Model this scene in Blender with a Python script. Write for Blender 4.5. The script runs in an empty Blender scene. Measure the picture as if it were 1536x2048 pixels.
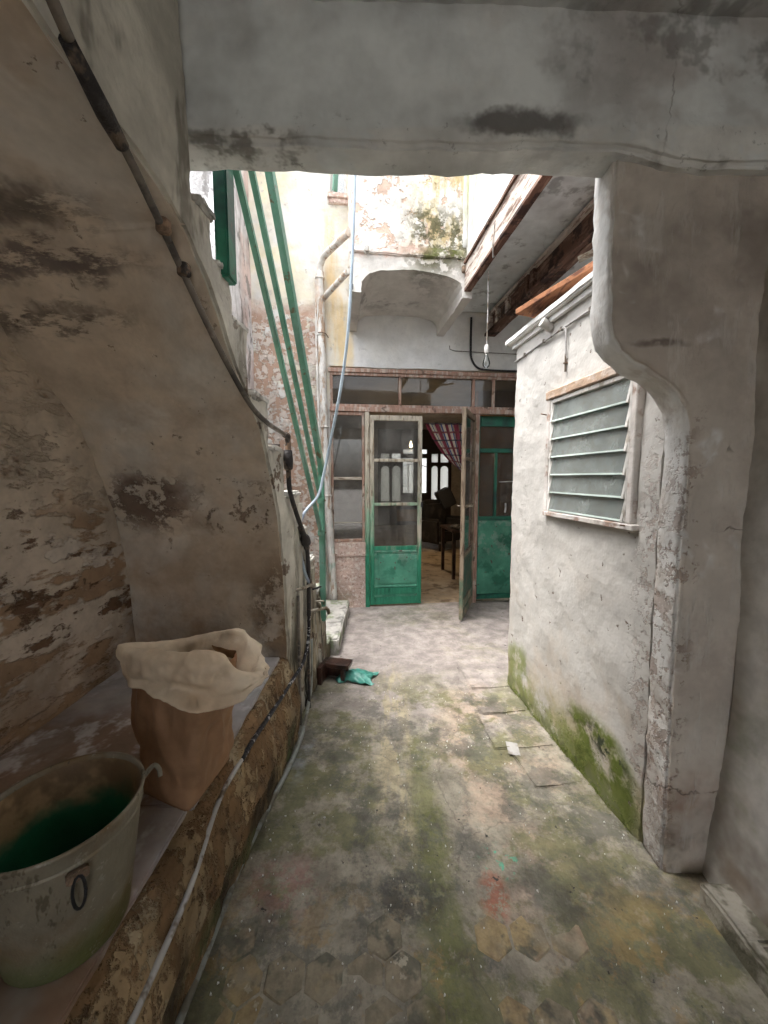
import bpy, bmesh, math, random
from mathutils import Vector, Matrix, noise
random.seed(7)
S = bpy.context.scene
C = S.collection
rad = math.radians

# ------------------------------------------------------------------ camera, sky, sun, exposure
cam = bpy.data.cameras.new('camera')
cam.sensor_fit = 'HORIZONTAL'; cam.sensor_width = 36.0; cam.lens = 36.0 * 769 / 1536
cam.clip_start = 0.02; cam.clip_end = 500
co = bpy.data.objects.new('camera', cam); C.objects.link(co)
co.location = (0, 0, 1.5); co.rotation_euler = (rad(90 - 5.1), 0, 0)
S.camera = co
SUN_EL, SUN_ROT = 70, 258
w = bpy.data.worlds.new('World'); S.world = w; w.use_nodes = True
wn = w.node_tree; bg = wn.nodes['Background']
sky = wn.nodes.new('ShaderNodeTexSky'); sky.sky_type = 'NISHITA'; sky.sun_disc = False
sky.sun_elevation = rad(SUN_EL); sky.sun_rotation = rad(SUN_ROT); sky.dust_density = 4.0; sky.air_density = 1.0
hs = wn.nodes.new('ShaderNodeHueSaturation'); hs.inputs['Saturation'].default_value = 0.22
wn.links.new(sky.outputs[0], hs.inputs['Color']); wn.links.new(hs.outputs[0], bg.inputs['Color'])
bg.inputs['Strength'].default_value = 0.15
sl = bpy.data.lights.new('sun', 'SUN'); sl.energy = 0.5; sl.angle = rad(30); sl.color = (1, 0.95, 0.88)
so = bpy.data.objects.new('sun', sl); C.objects.link(so)
sd_ = Vector((math.sin(rad(SUN_ROT)) * math.cos(rad(SUN_EL)), math.cos(rad(SUN_ROT)) * math.cos(rad(SUN_EL)), math.sin(rad(SUN_EL))))
so.rotation_euler = sd_.to_track_quat('Z', 'Y').to_euler(); so.location = (0, 0, 12)
S.view_settings.view_transform = 'Standard'; S.view_settings.look = 'None'
S.view_settings.gamma = 1.0; S.view_settings.use_curve_mapping = False
S.view_settings.exposure = 2.45
S.cycles.max_bounces = 8; S.cycles.diffuse_bounces = 5; S.cycles.glossy_bounces = 2; S.cycles.caustics_reflective = False; S.cycles.caustics_refractive = False
S.cycles.use_adaptive_sampling = True; S.cycles.adaptive_threshold = 0.04; S.cycles.transparent_max_bounces = 16
S.cycles.use_denoising = True

# ------------------------------------------------------------------ materials
class NT:
    def __init__(s, name):
        s.m = bpy.data.materials.new(name); s.m.use_nodes = True; s.t = s.m.node_tree
        s.b = s.t.nodes['Principled BSDF']; s.out = s.t.nodes['Material Output']
        s.g = s.t.nodes.new('ShaderNodeNewGeometry')
        s.pos = s.g.outputs['Position']
    def n(s, kind, **kw):
        x = s.t.nodes.new('ShaderNode' + kind)
        for k, v in kw.items(): setattr(x, k, v)
        return x
    def put(s, sock, v):
        if hasattr(v, 'links'): s.t.links.new(v, sock)
        else: sock.default_value = v
    def math(s, op, a, b=0.0, clamp=False):
        x = s.n('Math', operation=op); x.use_clamp = clamp
        s.put(x.inputs[0], a); s.put(x.inputs[1], b); return x.outputs[0]
    def vec(s, op, a, b=(0, 0, 0)):
        x = s.n('VectorMath', operation=op); s.put(x.inputs[0], a); s.put(x.inputs[1], b)
        return x.outputs['Value'] if op == 'LENGTH' else x.outputs[0]
    def noise(s, scale, detail=6, rough=0.6, vs=(1, 1, 1), off=(0, 0, 0), color=False, dist=0.0):
        v = s.vec('MULTIPLY', s.vec('ADD', s.pos, off), vs)
        x = s.n('TexNoise'); s.put(x.inputs['Vector'], v); x.inputs['Scale'].default_value = scale
        x.inputs['Detail'].default_value = detail; x.inputs['Roughness'].default_value = rough
        x.inputs['Distortion'].default_value = dist
        return x.outputs['Color' if color else 'Fac']
    def ramp(s, v, a, b, c=0.0, d=1.0):
        x = s.n('MapRange', interpolation_type='SMOOTHSTEP'); s.put(x.inputs[0], v)
        x.inputs[1].default_value = a; x.inputs[2].default_value = b
        x.inputs[3].default_value = c; x.inputs[4].default_value = d
        return x.outputs[0]
    def mix(s, f, a, b, blend='MIX'):
        x = s.n('Mix', data_type='RGBA', blend_type=blend)
        s.put(x.inputs[0], f); s.put(x.inputs[6], a); s.put(x.inputs[7], b)
        return x.outputs[2]

def c4(c): return (c[0], c[1], c[2], 1.0)
_seed = [0]
def surf(name, base, layers=(), rough=0.9, spec=0.25, bump=0.5, bscale=40, var=0.25, vscale=4.0, vs=(1, 1, 1), dist=0.012, metal=0.0):
    """layers: dict(c colour, s noise scale, t (lo,hi) threshold, r region, k strength, vs stretch, h relief)
       region: ('e', centre, radii, soft, warp) or ('z'|'y'|'x', a, b) ramp 0 at a to 1 at b"""
    q = NT(name); _seed[0] += 1; sd = _seed[0]
    v = q.noise(vscale, 4, 0.68, vs, (sd * 3.1, sd * 1.7, 0))
    val = q.ramp(v, 0.3, 0.7, 1 - var, 1 + var * 0.6)
    col = q.vec('SCALE', c4(base)[:3]); col.node.inputs[0].default_value = base[:3]
    q.put(col.node.inputs['Scale'], val)
    height = q.math('MULTIPLY', q.noise(bscale, 3, 0.62, vs), bump)
    wv = None
    for i, L in enumerate(layers):
        o = L.get('o', (sd * 1.3 + i * 2.7, i * 5.1, sd * 0.7))
        mask = None
        if 't' in L:
            mask = q.ramp(q.noise(L.get('s', 3), L.get('dt', 4), L.get('ro', 0.66), L.get('vs', (1, 1, 1)), o, dist=L.get('d', 0.0)), *L['t'])
        if 'crack' in L:
            if wv is None: wv = q.vec('SUBTRACT', q.noise(6.0, 4, 0.7, (1, 1, 1), (1.9, sd * 2.3, 3), color=True), (0.5, 0.5, 0.5))
            vo = q.n('TexVoronoi', feature='DISTANCE_TO_EDGE'); vo.inputs['Scale'].default_value = L['crack']
            q.put(vo.inputs['Vector'], q.vec('ADD', q.vec('ADD', q.pos, o), q.vec('MULTIPLY', wv, (.12,) * 3)))
            cm = q.ramp(vo.outputs['Distance'], L.get('cw', .02), 0.0)
            mask = cm if mask is None else q.math('MULTIPLY', mask, cm)
        r = L.get('r')
        for r in ([r] if r and isinstance(r[0], str) else (r or [])):
            warp = r[4] if r[0] == 'e' else (r[3] if len(r) > 3 else 0.08)
            if wv is None: wv = q.vec('SUBTRACT', q.noise(6.0, 4, 0.7, (1, 1, 1), (1.9, sd * 2.3, 3), color=True), (0.5, 0.5, 0.5))
            p = q.vec('ADD', q.pos, q.vec('MULTIPLY', wv, (warp * 2,) * 3)) if warp else q.pos
            if r[0] == 'e':
                rv = tuple(1.0 / a for a in r[2])
                dl = q.vec('LENGTH', q.vec('MULTIPLY', q.vec('SUBTRACT', p, r[1]), rv))
                rm = q.ramp(dl, 1 + r[3], 1 - r[3])
            else:
                sx = q.n('SeparateXYZ'); q.put(sx.inputs[0], p)
                a, b = r[1], r[2]
                vv = sx.outputs['xyz'.index(r[0])]
                rm = q.ramp(vv, a, b) if a < b else q.ramp(vv, b, a, 1.0, 0.0)
            mask = rm if mask is None else q.math('MULTIPLY', mask, rm)
        if mask is None: continue
        if L.get('k', 1) != 1: mask = q.math('MULTIPLY', mask, L['k'])
        lc = L['c']
        vary = q.vec('SCALE', lc[:3]); vary.node.inputs[0].default_value = lc[:3]
        q.put(vary.node.inputs['Scale'], val)
        col = q.mix(mask, col, vary)
        if L.get('h'): height = q.math('ADD', height, q.math('MULTIPLY', mask, L['h']))
    q.put(q.b.inputs['Base Color'], col)
    q.b.inputs['Roughness'].default_value = rough; q.b.inputs['Specular IOR Level'].default_value = spec
    q.b.inputs['Metallic'].default_value = metal
    if bump or any(l.get('h') for l in layers):
        bn = q.n('Bump'); bn.inputs['Strength'].default_value = 1.0; bn.inputs['Distance'].default_value = dist
        q.put(bn.inputs['Height'], height); q.put(q.b.inputs['Normal'], bn.outputs[0])
    return q.m

def glass(name, tint=(0.85, 0.9, 0.88), dirt=0.12, dcol=(0.5, 0.48, 0.44), refl=1.0, sp=.6):
    q = NT(name); t = q.t
    tr = q.n('BsdfTransparent'); tr.inputs[0].default_value = c4(tint)
    gl = q.n('BsdfGlossy'); gl.inputs['Roughness'].default_value = 0.03
    df = q.n('BsdfDiffuse'); df.inputs[0].default_value = c4(dcol)
    fr = q.n('Fresnel'); fr.inputs[0].default_value = 1.5
    f2 = q.math('MULTIPLY', fr.outputs[0], 1.6 * refl, True)
    m1 = q.n('MixShader'); q.put(m1.inputs[0], f2); q.put(m1.inputs[1], tr.outputs[0]); q.put(m1.inputs[2], gl.outputs[0])
    dm = q.ramp(q.noise(6, 4, 0.7, (1, 1, 1), (3, 1, 2)), 0.35, 0.75, dirt * (1 - sp), dirt * (1 + sp))
    m2 = q.n('MixShader'); q.put(m2.inputs[0], dm); q.put(m2.inputs[1], m1.outputs[0]); q.put(m2.inputs[2], df.outputs[0])
    q.put(q.out.inputs[0], m2.outputs[0]); return q.m

W = (0.74, 0.72, 0.68)
M = {}
BRN, DBR, GRY, PNK, MOSS = (0.16, 0.09, 0.05), (0.05, 0.035, 0.028), (0.30, 0.29, 0.27), (0.46, 0.29, 0.21), (0.085, 0.10, 0.025)
# soffit under the stair: old limewash, dark damp bands running across, brown flaking lower down
M['soffit'] = surf('old_limewash_soffit', (0.63, 0.53, 0.42), [
    dict(c=(0.66, 0.63, 0.58), s=1.6, t=(0.4, 0.62), k=0.8),
    dict(c=(0.48, 0.38, 0.29), s=4, ro=.7, t=(0.48, 0.68), k=.55),
    dict(c=(0.15, 0.125, 0.105), s=7, ro=.74, dt=6, t=(0.43, 0.52), vs=(.4, 1, 1.2), r=('e', (-1.12, 1.20, 2.30), (.27, .07, .07), .5, .10), k=.85, h=-.3),
    dict(c=(0.14, 0.11, 0.10), s=7, ro=.74, dt=6, t=(0.42, 0.50), vs=(.4, 1, 1.2), r=('e', (-1.12, 1.33, 2.20), (.30, .06, .065), .45, .10), k=.9, h=-.3),
    dict(c=(0.15, 0.12, 0.095), s=7, ro=.74, dt=6, t=(0.45, 0.53), vs=(.4, 1, 1.2), r=('e', (-1.22, 1.45, 2.07), (.30, .055, .055), .5, .10), k=.85, h=-.3),
    dict(c=(0.15, 0.095, 0.07), s=8, ro=.74, dt=6, t=(0.46, 0.52), r=('e', (-1.22, 2.0, 1.38), (.24, .3, .15), .45, .12), k=.9, h=-.5),
    dict(c=(0.16, 0.11, 0.08), s=10, ro=.76, dt=6, t=(0.53, 0.58), r=('e', (-.74, 2.0, 1.33), (.22, .3, .16), .4, .12), k=.85, h=-.5),
    dict(c=(0.14, 0.10, 0.07), s=6, ro=.76, dt=6, t=(0.42, 0.52), r=('e', (-.59, 2.1, .74), (.13, .3, .34), .4, .1), k=.9, h=-.5),
    dict(c=(0.19, 0.14, 0.10), s=14, ro=.78, t=(0.65, 0.69), k=.6, h=-.3),
    dict(c=(0.40, 0.27, 0.165), s=3, t=(0.34, 0.62), r=('z', 1.6, .6), k=.75),
], bump=.5, bscale=14, var=.16, vscale=5)
M['alcove'] = surf('flaking_alcove_plaster', (0.52, 0.44, 0.36), [
    dict(c=(0.30, 0.19, 0.11), s=3.6, ro=.66, dt=6, t=(0.50, 0.56), vs=(1, .5, 1.5), k=.9, h=-.7),
    dict(c=(0.15, 0.085, 0.05), s=6, ro=.7, dt=6, t=(0.56, 0.61), vs=(1, .55, 1.4), h=-.8),
    dict(c=(0.58, 0.52, 0.46), s=5, ro=.66, t=(0.56, 0.61), vs=(1, .6, 1.3), k=.8, h=.4),
    dict(c=(0.12, 0.08, 0.05), s=12, ro=.75, t=(0.65, 0.68), k=.8, h=-.5),
    dict(c=(0.60, 0.51, 0.41), s=3, ro=.7, t=(.36, .46), r=('z', 1.25, 1.5, .12), k=.85),
    dict(c=(0.25, 0.155, 0.085), s=2, t=(0.30, 0.6), r=('z', .85, .5), k=.85),
], bump=.7, bscale=11, var=.25, vscale=5)
M['string'] = surf('limewash_stair_flank', (0.60, 0.57, 0.50), [
    dict(c=(0.34, 0.27, 0.17), s=3, t=(0.42, 0.62), vs=(1, 1, .35), r=('z', 1.3, .5), k=.85),
    dict(c=(0.06, 0.055, 0.04), s=5, t=(0.50, 0.60), vs=(1, 1.5, .25), r=('z', 1.0, .3), h=-.4),
    dict(c=(0.12, 0.10, 0.06), s=4, t=(0.40, 0.60), vs=(1, 1, .5), r=('z', .45, .05)),
    dict(c=(0.18, 0.16, 0.13), s=6, t=(0.50, 0.62), vs=(1, 1, .4), r=('z', 1.3, 1.8), k=.7),
    dict(c=(0.22, 0.17, 0.13), s=9, t=(0.58, 0.63), r=('z', 2.25, 2.0), h=-.4),
], bump=.7, bscale=20)
M['ceil'] = surf('grey_mottled_plaster', (0.70, 0.73, 0.725), [
    dict(c=(0.12, 0.11, 0.10), crack=.9, cw=.004, t=(.50, .56), s=1.3, r=('y', 1.2, 1.28), k=.4, h=-.2),
    dict(c=(0.74, 0.73, 0.69), s=4, ro=.75, t=(.36, .5), r=[('z', 2.60, 2.58, .012), ('y', 1.2, 1.28)], k=.65),
    dict(c=(0.10, 0.095, 0.09), s=16, ro=.8, t=(.60, .67), r=('z', 2.66, 2.58), k=.4, h=-.2),
    dict(c=(0.36, 0.36, 0.35), s=1.4, t=(0.42, 0.66), k=.8),
    dict(c=(0.66, 0.65, 0.62), s=2.3, t=(0.5, 0.7), k=.6),
    dict(c=(0.10, 0.09, 0.085), s=6, t=(0.36, 0.46), r=('e', (.43, 1.36, 2.60), (.22, .12, .045), .3, .06), k=.85),
    dict(c=(0.22, 0.21, 0.19), s=6, t=(0.38, 0.48), r=('e', (-.45, 1.36, 2.57), (.22, .12, .025), .3, .06), k=.9),
    dict(c=(0.20, 0.13, 0.10), s=2, t=(0.4, 0.6), r=('e', (1.1, 1.3, 2.85), (.5, .4, .35), .5, .2), k=.5),
    dict(c=(0.10, 0.09, 0.08), s=5, t=(0.56, 0.66), r=('x', .2, .9), k=.5),  # dark blotches, stronger towards the right
], bump=.5, bscale=18, var=.15)
M['pillar'] = surf('grey_brown_pillar_plaster', (0.58, 0.525, 0.465), [
    dict(c=(0.24, 0.20, 0.18), s=2, t=(0.42, 0.66), r=('z', 1.5, 2.3), k=.75),
    dict(c=(0.13, 0.10, 0.085), s=6, t=(0.36, 0.46), r=('e', (.93, 1.34, 1.95), (.09, .2, .012), .5, .03), k=.8),
    dict(c=(0.72, 0.71, 0.69), r=('y', 1.343, 1.347, 0.0)),
    dict(c=(0.42, 0.33, 0.28), s=20, ro=.82, t=(0.52, 0.60), k=.75, r=[('y', 1.346, 1.352, 0.0), ('z', 1.5, 1.2)], h=-.5),
    dict(c=(0.30, 0.15, 0.09), s=2.5, t=(0.42, 0.64), r=('z', .9, .2), k=.7),
    dict(c=(0.10, 0.07, 0.05), s=4, t=(0.42, 0.6), r=('z', .35, .1), k=.8),
    dict(c=(0.11, 0.085, 0.07), crack=1.1, cw=.005, k=.6, t=(.48, .56), s=1.7, r=('z', 1.7, 1.4), h=-.5),
    dict(c=(0.30, 0.22, 0.18), s=12, ro=.8, t=(.52, .58), r=('e', (1.06, 1.34, .9), (.05, .2, .9), .5, .08), k=.7, h=-.3),
    dict(c=(0.46, 0.40, 0.35), s=5, ro=.75, t=(.48, .66), k=.6),
    dict(c=(0.60, 0.57, 0.53), s=7, ro=.7, vs=(2.2, 1, .5), t=(.52, .68), k=.6, h=.25),
], bump=.5, bscale=18, var=.15)
M['rightwall'] = surf('pale_passage_wall', (0.58, 0.56, 0.53), [
    dict(c=(0.36, 0.30, 0.24), s=2, t=(0.45, 0.65), k=.7),
    dict(c=(0.30, 0.32, 0.20), s=3, t=(0.5, 0.65), r=('z', 1.0, .3), k=.6),
    dict(c=(0.20, 0.15, 0.11), s=2.5, t=(0.4, 0.65), r=('z', .5, .1), k=.8),
], bump=.5, bscale=14)
M['annex'] = surf('white_rough_limewash', (0.54, 0.52, 0.49), [
    dict(c=(0.50, 0.43, 0.36), s=2.2, t=(0.44, 0.66), r=('z', 1.3, .5), k=.8),
    dict(c=(0.44, 0.36, 0.32), s=22, ro=.82, t=(0.50, 0.58), r=[('y', 1.60, 1.48, .05), ('z', 1.9, 1.3)], k=.8, h=-.4),
    dict(c=(0.42, 0.36, 0.22), s=4, t=(0.38, 0.58), r=('z', .38, .12, .10), k=.85),
    dict(c=(0.12, 0.15, 0.03), s=6, t=(0.33, 0.5), r=('e', (1.0, 1.74, .12), (.3, .27, .24), .22, .07), h=.3),
    dict(c=(0.20, 0.24, 0.07), s=6, t=(0.38, 0.55), r=('e', (.93, 2.52, .16), (.3, .16, .19), .3, .08), k=.8),
    dict(c=(0.20, 0.22, 0.07), s=9, ro=.78, dt=6, t=(0.36, 0.54), r=('e', (.97, 2.1, .03), (.4, .62, .15), .5, .07), k=.75),
    dict(c=(0.05, 0.06, 0.035), s=12, t=(0.5, 0.56), r=('e', (1.0, 1.68, .26), (.3, .13, .06), .4, .05)),
    dict(c=(0.16, 0.17, 0.08), s=8, t=(0.42, 0.55), r=('z', .12, .03, .04)),
    dict(c=(0.25, 0.2, 0.17), s=22, t=(0.66, 0.69), h=-.4),
    dict(c=(0.30, 0.26, 0.22), crack=2.2, cw=.006, r=('y', 1.8, 1.5), t=(.54, .6), s=2, k=.2, h=-.1),
], bump=.6, bscale=10, var=.12, dist=.016)
M['facade'] = surf('stained_cream_render', (0.66, 0.61, 0.49), [
    dict(c=(0.66, 0.65, 0.62), s=1.5, t=(0.42, 0.6)),
    dict(c=(0.44, 0.30, 0.225), s=3.2, ro=.72, t=(0.43, 0.49), r=[('z', 3.45, 3.2, .15), ('x', -.62, -.72, .05)], h=-.8),
    dict(c=(0.60, 0.52, 0.46), s=16, t=(0.48, 0.55), r=[('z', 3.3, 3.1, .15), ('x', -.62, -.72, .05)], h=.6),
    dict(c=(0.62, 0.44, 0.20), s=3, t=(0.45, 0.65), vs=(1.5, 1, .25), r=('e', (-.50, 4.35, 3.6), (.22, .3, 1.0), .4, .1), k=.7),
    dict(c=(0.70, 0.60, 0.30), s=2, t=(0.5, 0.7), r=('z', 3.3, 4.0), k=.6),
    dict(c=(0.55, 0.52, 0.46), s=9, t=(0.62, 0.68), h=-.3),
    dict(c=(0.66, 0.66, 0.66), r=[('x', -.36, -.32, .02), ('z', 3.4, 3.3, .05)], k=.8),
], bump=.8, bscale=16, var=.12)
M['oriel'] = surf('mouldy_oriel_render', (0.62, 0.59, 0.55), [
    dict(c=(0.48, 0.36, 0.29), s=6, ro=.72, t=(0.54, 0.59), r=('z', 3.36, 3.42), h=-.5),
    dict(c=(0.42, 0.34, 0.17), s=5, ro=.75, t=(0.40, 0.58), vs=(1.2, 1, .5), r=[('x', .15, .42, .2), ('z', 3.3, 3.5)], k=.85),
    dict(c=(0.10, 0.095, 0.05), s=14, t=(0.44, 0.54), r=[('x', .05, .35, .15), ('e', (.4, 3.5, 3.55), (.5, .3, .28), .4, .1)], k=.9, h=-.3),
    dict(c=(0.12, 0.13, 0.04), s=9, t=(0.42, 0.54), r=('e', (.45, 3.5, 3.44), (.3, .3, .05), .4, .05), k=.9),
    dict(c=(0.62, 0.42, 0.35), s=4, t=(0.40, 0.55), r=('e', (-.05, 3.5, 3.46), (.4, .3, .08), .3, .06), k=.6),
    dict(c=(0.16, 0.15, 0.14), s=6, t=(0.5, 0.6), vs=(.5, .5, 2.5), r=('e', (.1, 3.9, 3.2), (.4, .4, .2), .5, .1), k=.6),
], bump=.9, bscale=18, var=.14)
M['fascia'] = surf('algae_streaked_fascia', (0.66, 0.65, 0.62), [
    dict(c=(0.52, 0.56, 0.34), s=4, t=(0.4, 0.6), vs=(1, 1, .25), r=('y', 2.9, 3.4), k=.8),
    dict(c=(0.55, 0.53, 0.5), s=5, t=(0.55, 0.7)),
], bump=.5)
M['court'] = surf('weathered_white_courtyard_wall', (0.64, 0.63, 0.64), [
    dict(c=(0.30, 0.29, 0.28), s=5, t=(0.50, 0.62), vs=(1, 1, .22), k=.75),
    dict(c=(0.56, 0.42, 0.38), s=2, t=(0.4, 0.6), r=('y', 3.85, 4.05), k=.8),
    dict(c=(0.14, 0.13, 0.12), s=9, t=(0.56, 0.62), vs=(1, 1, .4), k=.7),
], bump=.7)
M['step'] = surf('worn_step_stone', (0.58, 0.56, 0.52), [
    dict(c=(0.24, 0.23, 0.21), s=7, t=(0.48, 0.62), vs=(1, 1, .3), k=.8),
    dict(c=(0.22, 0.28, 0.14), s=5, t=(0.52, 0.62), k=.7)], bump=.8)
M['bench'] = surf('crumbling_bench_plaster', (0.34, 0.24, 0.135), [
    dict(c=(0.40, 0.32, 0.21), s=5, ro=.74, dt=6, t=(0.51, 0.555), vs=(1, 1.0, .6), k=.85, h=.5),
    dict(c=(0.20, 0.115, 0.055), s=6, ro=.74, dt=6, t=(0.50, 0.55), vs=(1, 1.0, .6), k=.85, h=-.6),
    dict(c=(0.11, 0.065, 0.035), s=11, ro=.76, t=(0.58, 0.63), k=.8, h=-.6),
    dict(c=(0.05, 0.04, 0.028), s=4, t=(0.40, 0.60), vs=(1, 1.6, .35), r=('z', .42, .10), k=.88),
    dict(c=(0.10, 0.11, 0.05), s=5, t=(0.5, 0.6), r=('z', .2, .02)),
], bump=.9, bscale=14, var=.3, dist=.016)
M['marble'] = surf('dull_marble_slab', (0.42, 0.405, 0.41), [
    dict(c=(0.20, 0.12, 0.07), s=2.0, t=(0.22, 0.42), r=[('x', -.655, -.76, .05), ('y', 1.75, 1.45)], k=.92),  # dark brown paints the shade over the near and left part
    dict(c=(0.36, 0.31, 0.27), s=3, t=(0.45, 0.65), k=.7),
    dict(c=(0.70, 0.70, 0.72), s=5, t=(0.55, 0.65), k=.6),
    dict(c=(0.24, 0.13, 0.07), s=2.2, t=(0.42, 0.6), r=('y', 1.1, .7), k=.8)], rough=.5, spec=.4, bump=.12, bscale=30)
FLOOR_LAYERS = [
    dict(c=(0.345, 0.305, 0.285), s=1.5, ro=.74, dt=7, t=(0.34, 0.48), r=('e', (.45, 3.8, 0), (1.4, 1.65, 1), .18, .35)),
    dict(c=(0.42, 0.32, 0.245), s=2.2, ro=.72, dt=7, t=(0.43, 0.55), r=('e', (.62, 1.85, 0), (.30, .75, 1), .35, .2), k=.85),
    dict(c=(0.15, 0.15, 0.065), s=2.6, ro=.74, dt=7, t=(0.47, 0.56), r=('y', 3.0, 2.4, .2), k=.8),
    dict(c=(0.14, 0.15, 0.045), s=4, ro=.75, t=(0.28, 0.50), vs=(2.5, .6, 1), r=('e', (.19, 1.3, 0), (.07, .75, 1), .6, .11), k=.75),
    dict(c=(0.42, 0.36, 0.23), s=4, t=(0.44, 0.58), vs=(3, .6, 1), r=('e', (.06, 2.1, 0), (.10, .8, 1), .35, .06), k=.75),
    dict(c=(0.09, 0.09, 0.08), s=3.3, ro=.76, dt=7, t=(0.5, 0.59), r=('y', 3.0, 2.4, .2), k=.65),
    dict(c=(0.15, 0.14, 0.10), s=45, t=(0.54, 0.64), k=.35, dt=2, r=('y', 3.0, 2.2)),
    dict(c=(0.10, 0.09, 0.07), crack=.8, cw=.005, t=(.48, .56), s=1.2, k=.4, h=-.2),
    dict(c=(0.46, 0.42, 0.36), s=13, ro=.75, t=(0.58, 0.70), k=.45),
    dict(c=(0.36, 0.23, 0.08), s=5, ro=.76, dt=6, t=(0.52, 0.6), r=('y', 1.5, 1.0), k=.5),
    dict(c=(0.28, 0.12, 0.115), s=14, ro=.8, t=(0.42, 0.58), r=('e', (-.36, 1.30, 0), (.13, .11, 1), .6, .08), k=.55),
    dict(c=(0.30, 0.08, 0.04), s=18, ro=.8, t=(0.40, 0.55), r=('e', (.40, 1.26, 0), (.05, .08, 1), .45, .04), k=.75),
    dict(c=(0.025, 0.028, 0.025), s=12, ro=.8, t=(0.36, 0.54), r=('e', (.09, 1.25, 0), (.15, .10, 1), .55, .09), k=.75),
    dict(c=(0.06, 0.06, 0.055), s=6, t=(0.4, 0.55), r=('e', (.66, 1.28, 0), (.18, .10, 1), .4, .07), k=.65),
    dict(c=(0.10, 0.36, 0.24), s=26, t=(0.55, 0.6), r=('e', (.46, 1.38, 0), (.08, .06, 1), .4, .05), k=.9),
    dict(c=(0.32, 0.36, 0.40), s=6, t=(0.45, 0.6), r=('e', (-.46, 2.0, 0), (.06, .22, 1), .4, .05), k=.6),
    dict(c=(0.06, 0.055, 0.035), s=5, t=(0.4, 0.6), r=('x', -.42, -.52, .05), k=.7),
    dict(c=(0.10, 0.10, 0.05), s=5, t=(0.4, 0.6), r=('e', (.5, 4.05, 0), (.6, .16, 1), .4, .1), k=.5),
    dict(c=(0.04, 0.035, 0.03), s=20, t=(0.66, 0.70), h=-.3),
]
M['floor'] = surf('damp_mossy_concrete', (0.30, 0.272, 0.215), FLOOR_LAYERS, rough=.55, spec=.45, bump=1.0, bscale=34, var=.35, vscale=8, dist=.008)
M['tile'] = surf('worn_ochre_cement_tile', (0.36, 0.275, 0.15), [
    dict(c=(0.25, 0.22, 0.165), s=4, t=(0.38, 0.52), k=.92),
    dict(c=(0.36, 0.25, 0.17), s=3, t=(0.52, 0.62), k=.6),
    dict(c=(0.10, 0.10, 0.08), s=8, t=(0.50, 0.60), k=.8),
    dict(c=(0.15, 0.15, 0.06), s=3, t=(0.42, 0.58), r=('e', (.22, 1.0, 0), (.10, .5, 1), .3, .05), k=.9),
    dict(c=(0.55, 0.5, 0.4), s=16, t=(0.62, 0.68), k=.6)], rough=.7, spec=.35, bump=.8, bscale=30, var=.35, vscale=14, dist=.008)
M['paver'] = surf('pale_threshold_stone', (0.33, 0.285, 0.235), [
    dict(c=(0.30, 0.26, 0.2), s=6, t=(0.48, 0.6), k=.8), dict(c=(0.12, 0.12, 0.08), s=12, t=(0.58, 0.64))], bump=.8, bscale=25)
M['terracotta'] = surf('dusty_terracotta', (0.26, 0.12, 0.07), [dict(c=(0.3, 0.24, 0.18), s=5, t=(0.45, 0.6))], bump=.5)
M['kerb'] = surf('grimy_kerb_cement', (0.42, 0.39, 0.33), [dict(c=(0.16, 0.15, 0.11), s=6, t=(0.46, 0.58)), dict(c=(0.14, 0.16, 0.07), s=4, t=(0.52, 0.62))], bump=.9)
M['plinth'] = surf('pink_speckled_stone', (0.58, 0.44, 0.38), [
    dict(c=(0.72, 0.64, 0.58), s=30, t=(0.52, 0.6)), dict(c=(0.34, 0.22, 0.18), s=38, t=(0.58, 0.64)),
    dict(c=(0.36, 0.30, 0.2), s=4, t=(0.4, 0.6), r=('z', .3, .05), k=.7)], bump=.7, bscale=50)
def wood(name, c, lay, **k): return surf(name, c, lay, vs=(8, 8, 1), bscale=10, rough=.7, **k)
M['cream_wood'] = wood('flaking_cream_and_green_door_paint', (0.50, 0.45, 0.36), [
    dict(c=(0.30, 0.24, 0.17), s=9, t=(0.52, 0.62), vs=(4, 4, .8), h=-.4),
    dict(c=(0.20, 0.40, 0.27), s=3, t=(0.40, 0.6), vs=(3, 3, .6), r=('z', 1.7, 1.0, .12), k=.85),
    dict(c=(0.035, 0.25, 0.145), s=3, t=(0.25, 0.5), vs=(3, 3, .6), r=('z', .85, .68, .06)), dict(c=(0.035, 0.22, 0.13), r=('z', .60, .5, .06))], bump=.5, var=.25)
M['green_panel'] = surf('chalky_green_door_paint', (0.08, 0.28, 0.19), [
    dict(c=(0.16, 0.40, 0.28), s=5, t=(0.52, 0.7), k=.6), dict(c=(0.02, 0.13, 0.08), s=4, t=(0.5, 0.65), k=.8),
    dict(c=(0.26, 0.36, 0.30), s=9, t=(0.5, 0.6), r=('z', .45, .62, .06), k=.55),
    dict(c=(0.10, 0.09, 0.07), s=14, t=(0.62, 0.66))], rough=.55, bump=.25, bscale=20)
M['leaf_wood'] = wood('weathered_brown_leaf_wood', (0.30, 0.235, 0.17), [dict(c=(0.16, 0.11, 0.075), s=7, t=(0.48, 0.6), vs=(4, 4, .8)), dict(c=(0.07, 0.15, 0.10), s=4, t=(0.42, 0.58), r=('z', .8, .4, .1), k=.7)], bump=.5)
M['leaf_panel'] = surf('dull_dark_green_leaf_panel', (0.06, 0.12, 0.085), [dict(c=(0.13, 0.12, 0.09), s=6, t=(0.48, 0.6), k=.8)], rough=.6, bump=.3)
M['dkgreen'] = surf('dark_green_paint', (0.02, 0.16, 0.10), [dict(c=(0.01, 0.06, 0.05), s=3, t=(0.45, 0.65)), dict(c=(0.05, 0.06, 0.05), s=9, t=(0.58, 0.66))], rough=.45, spec=.4, bump=.15)
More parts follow.
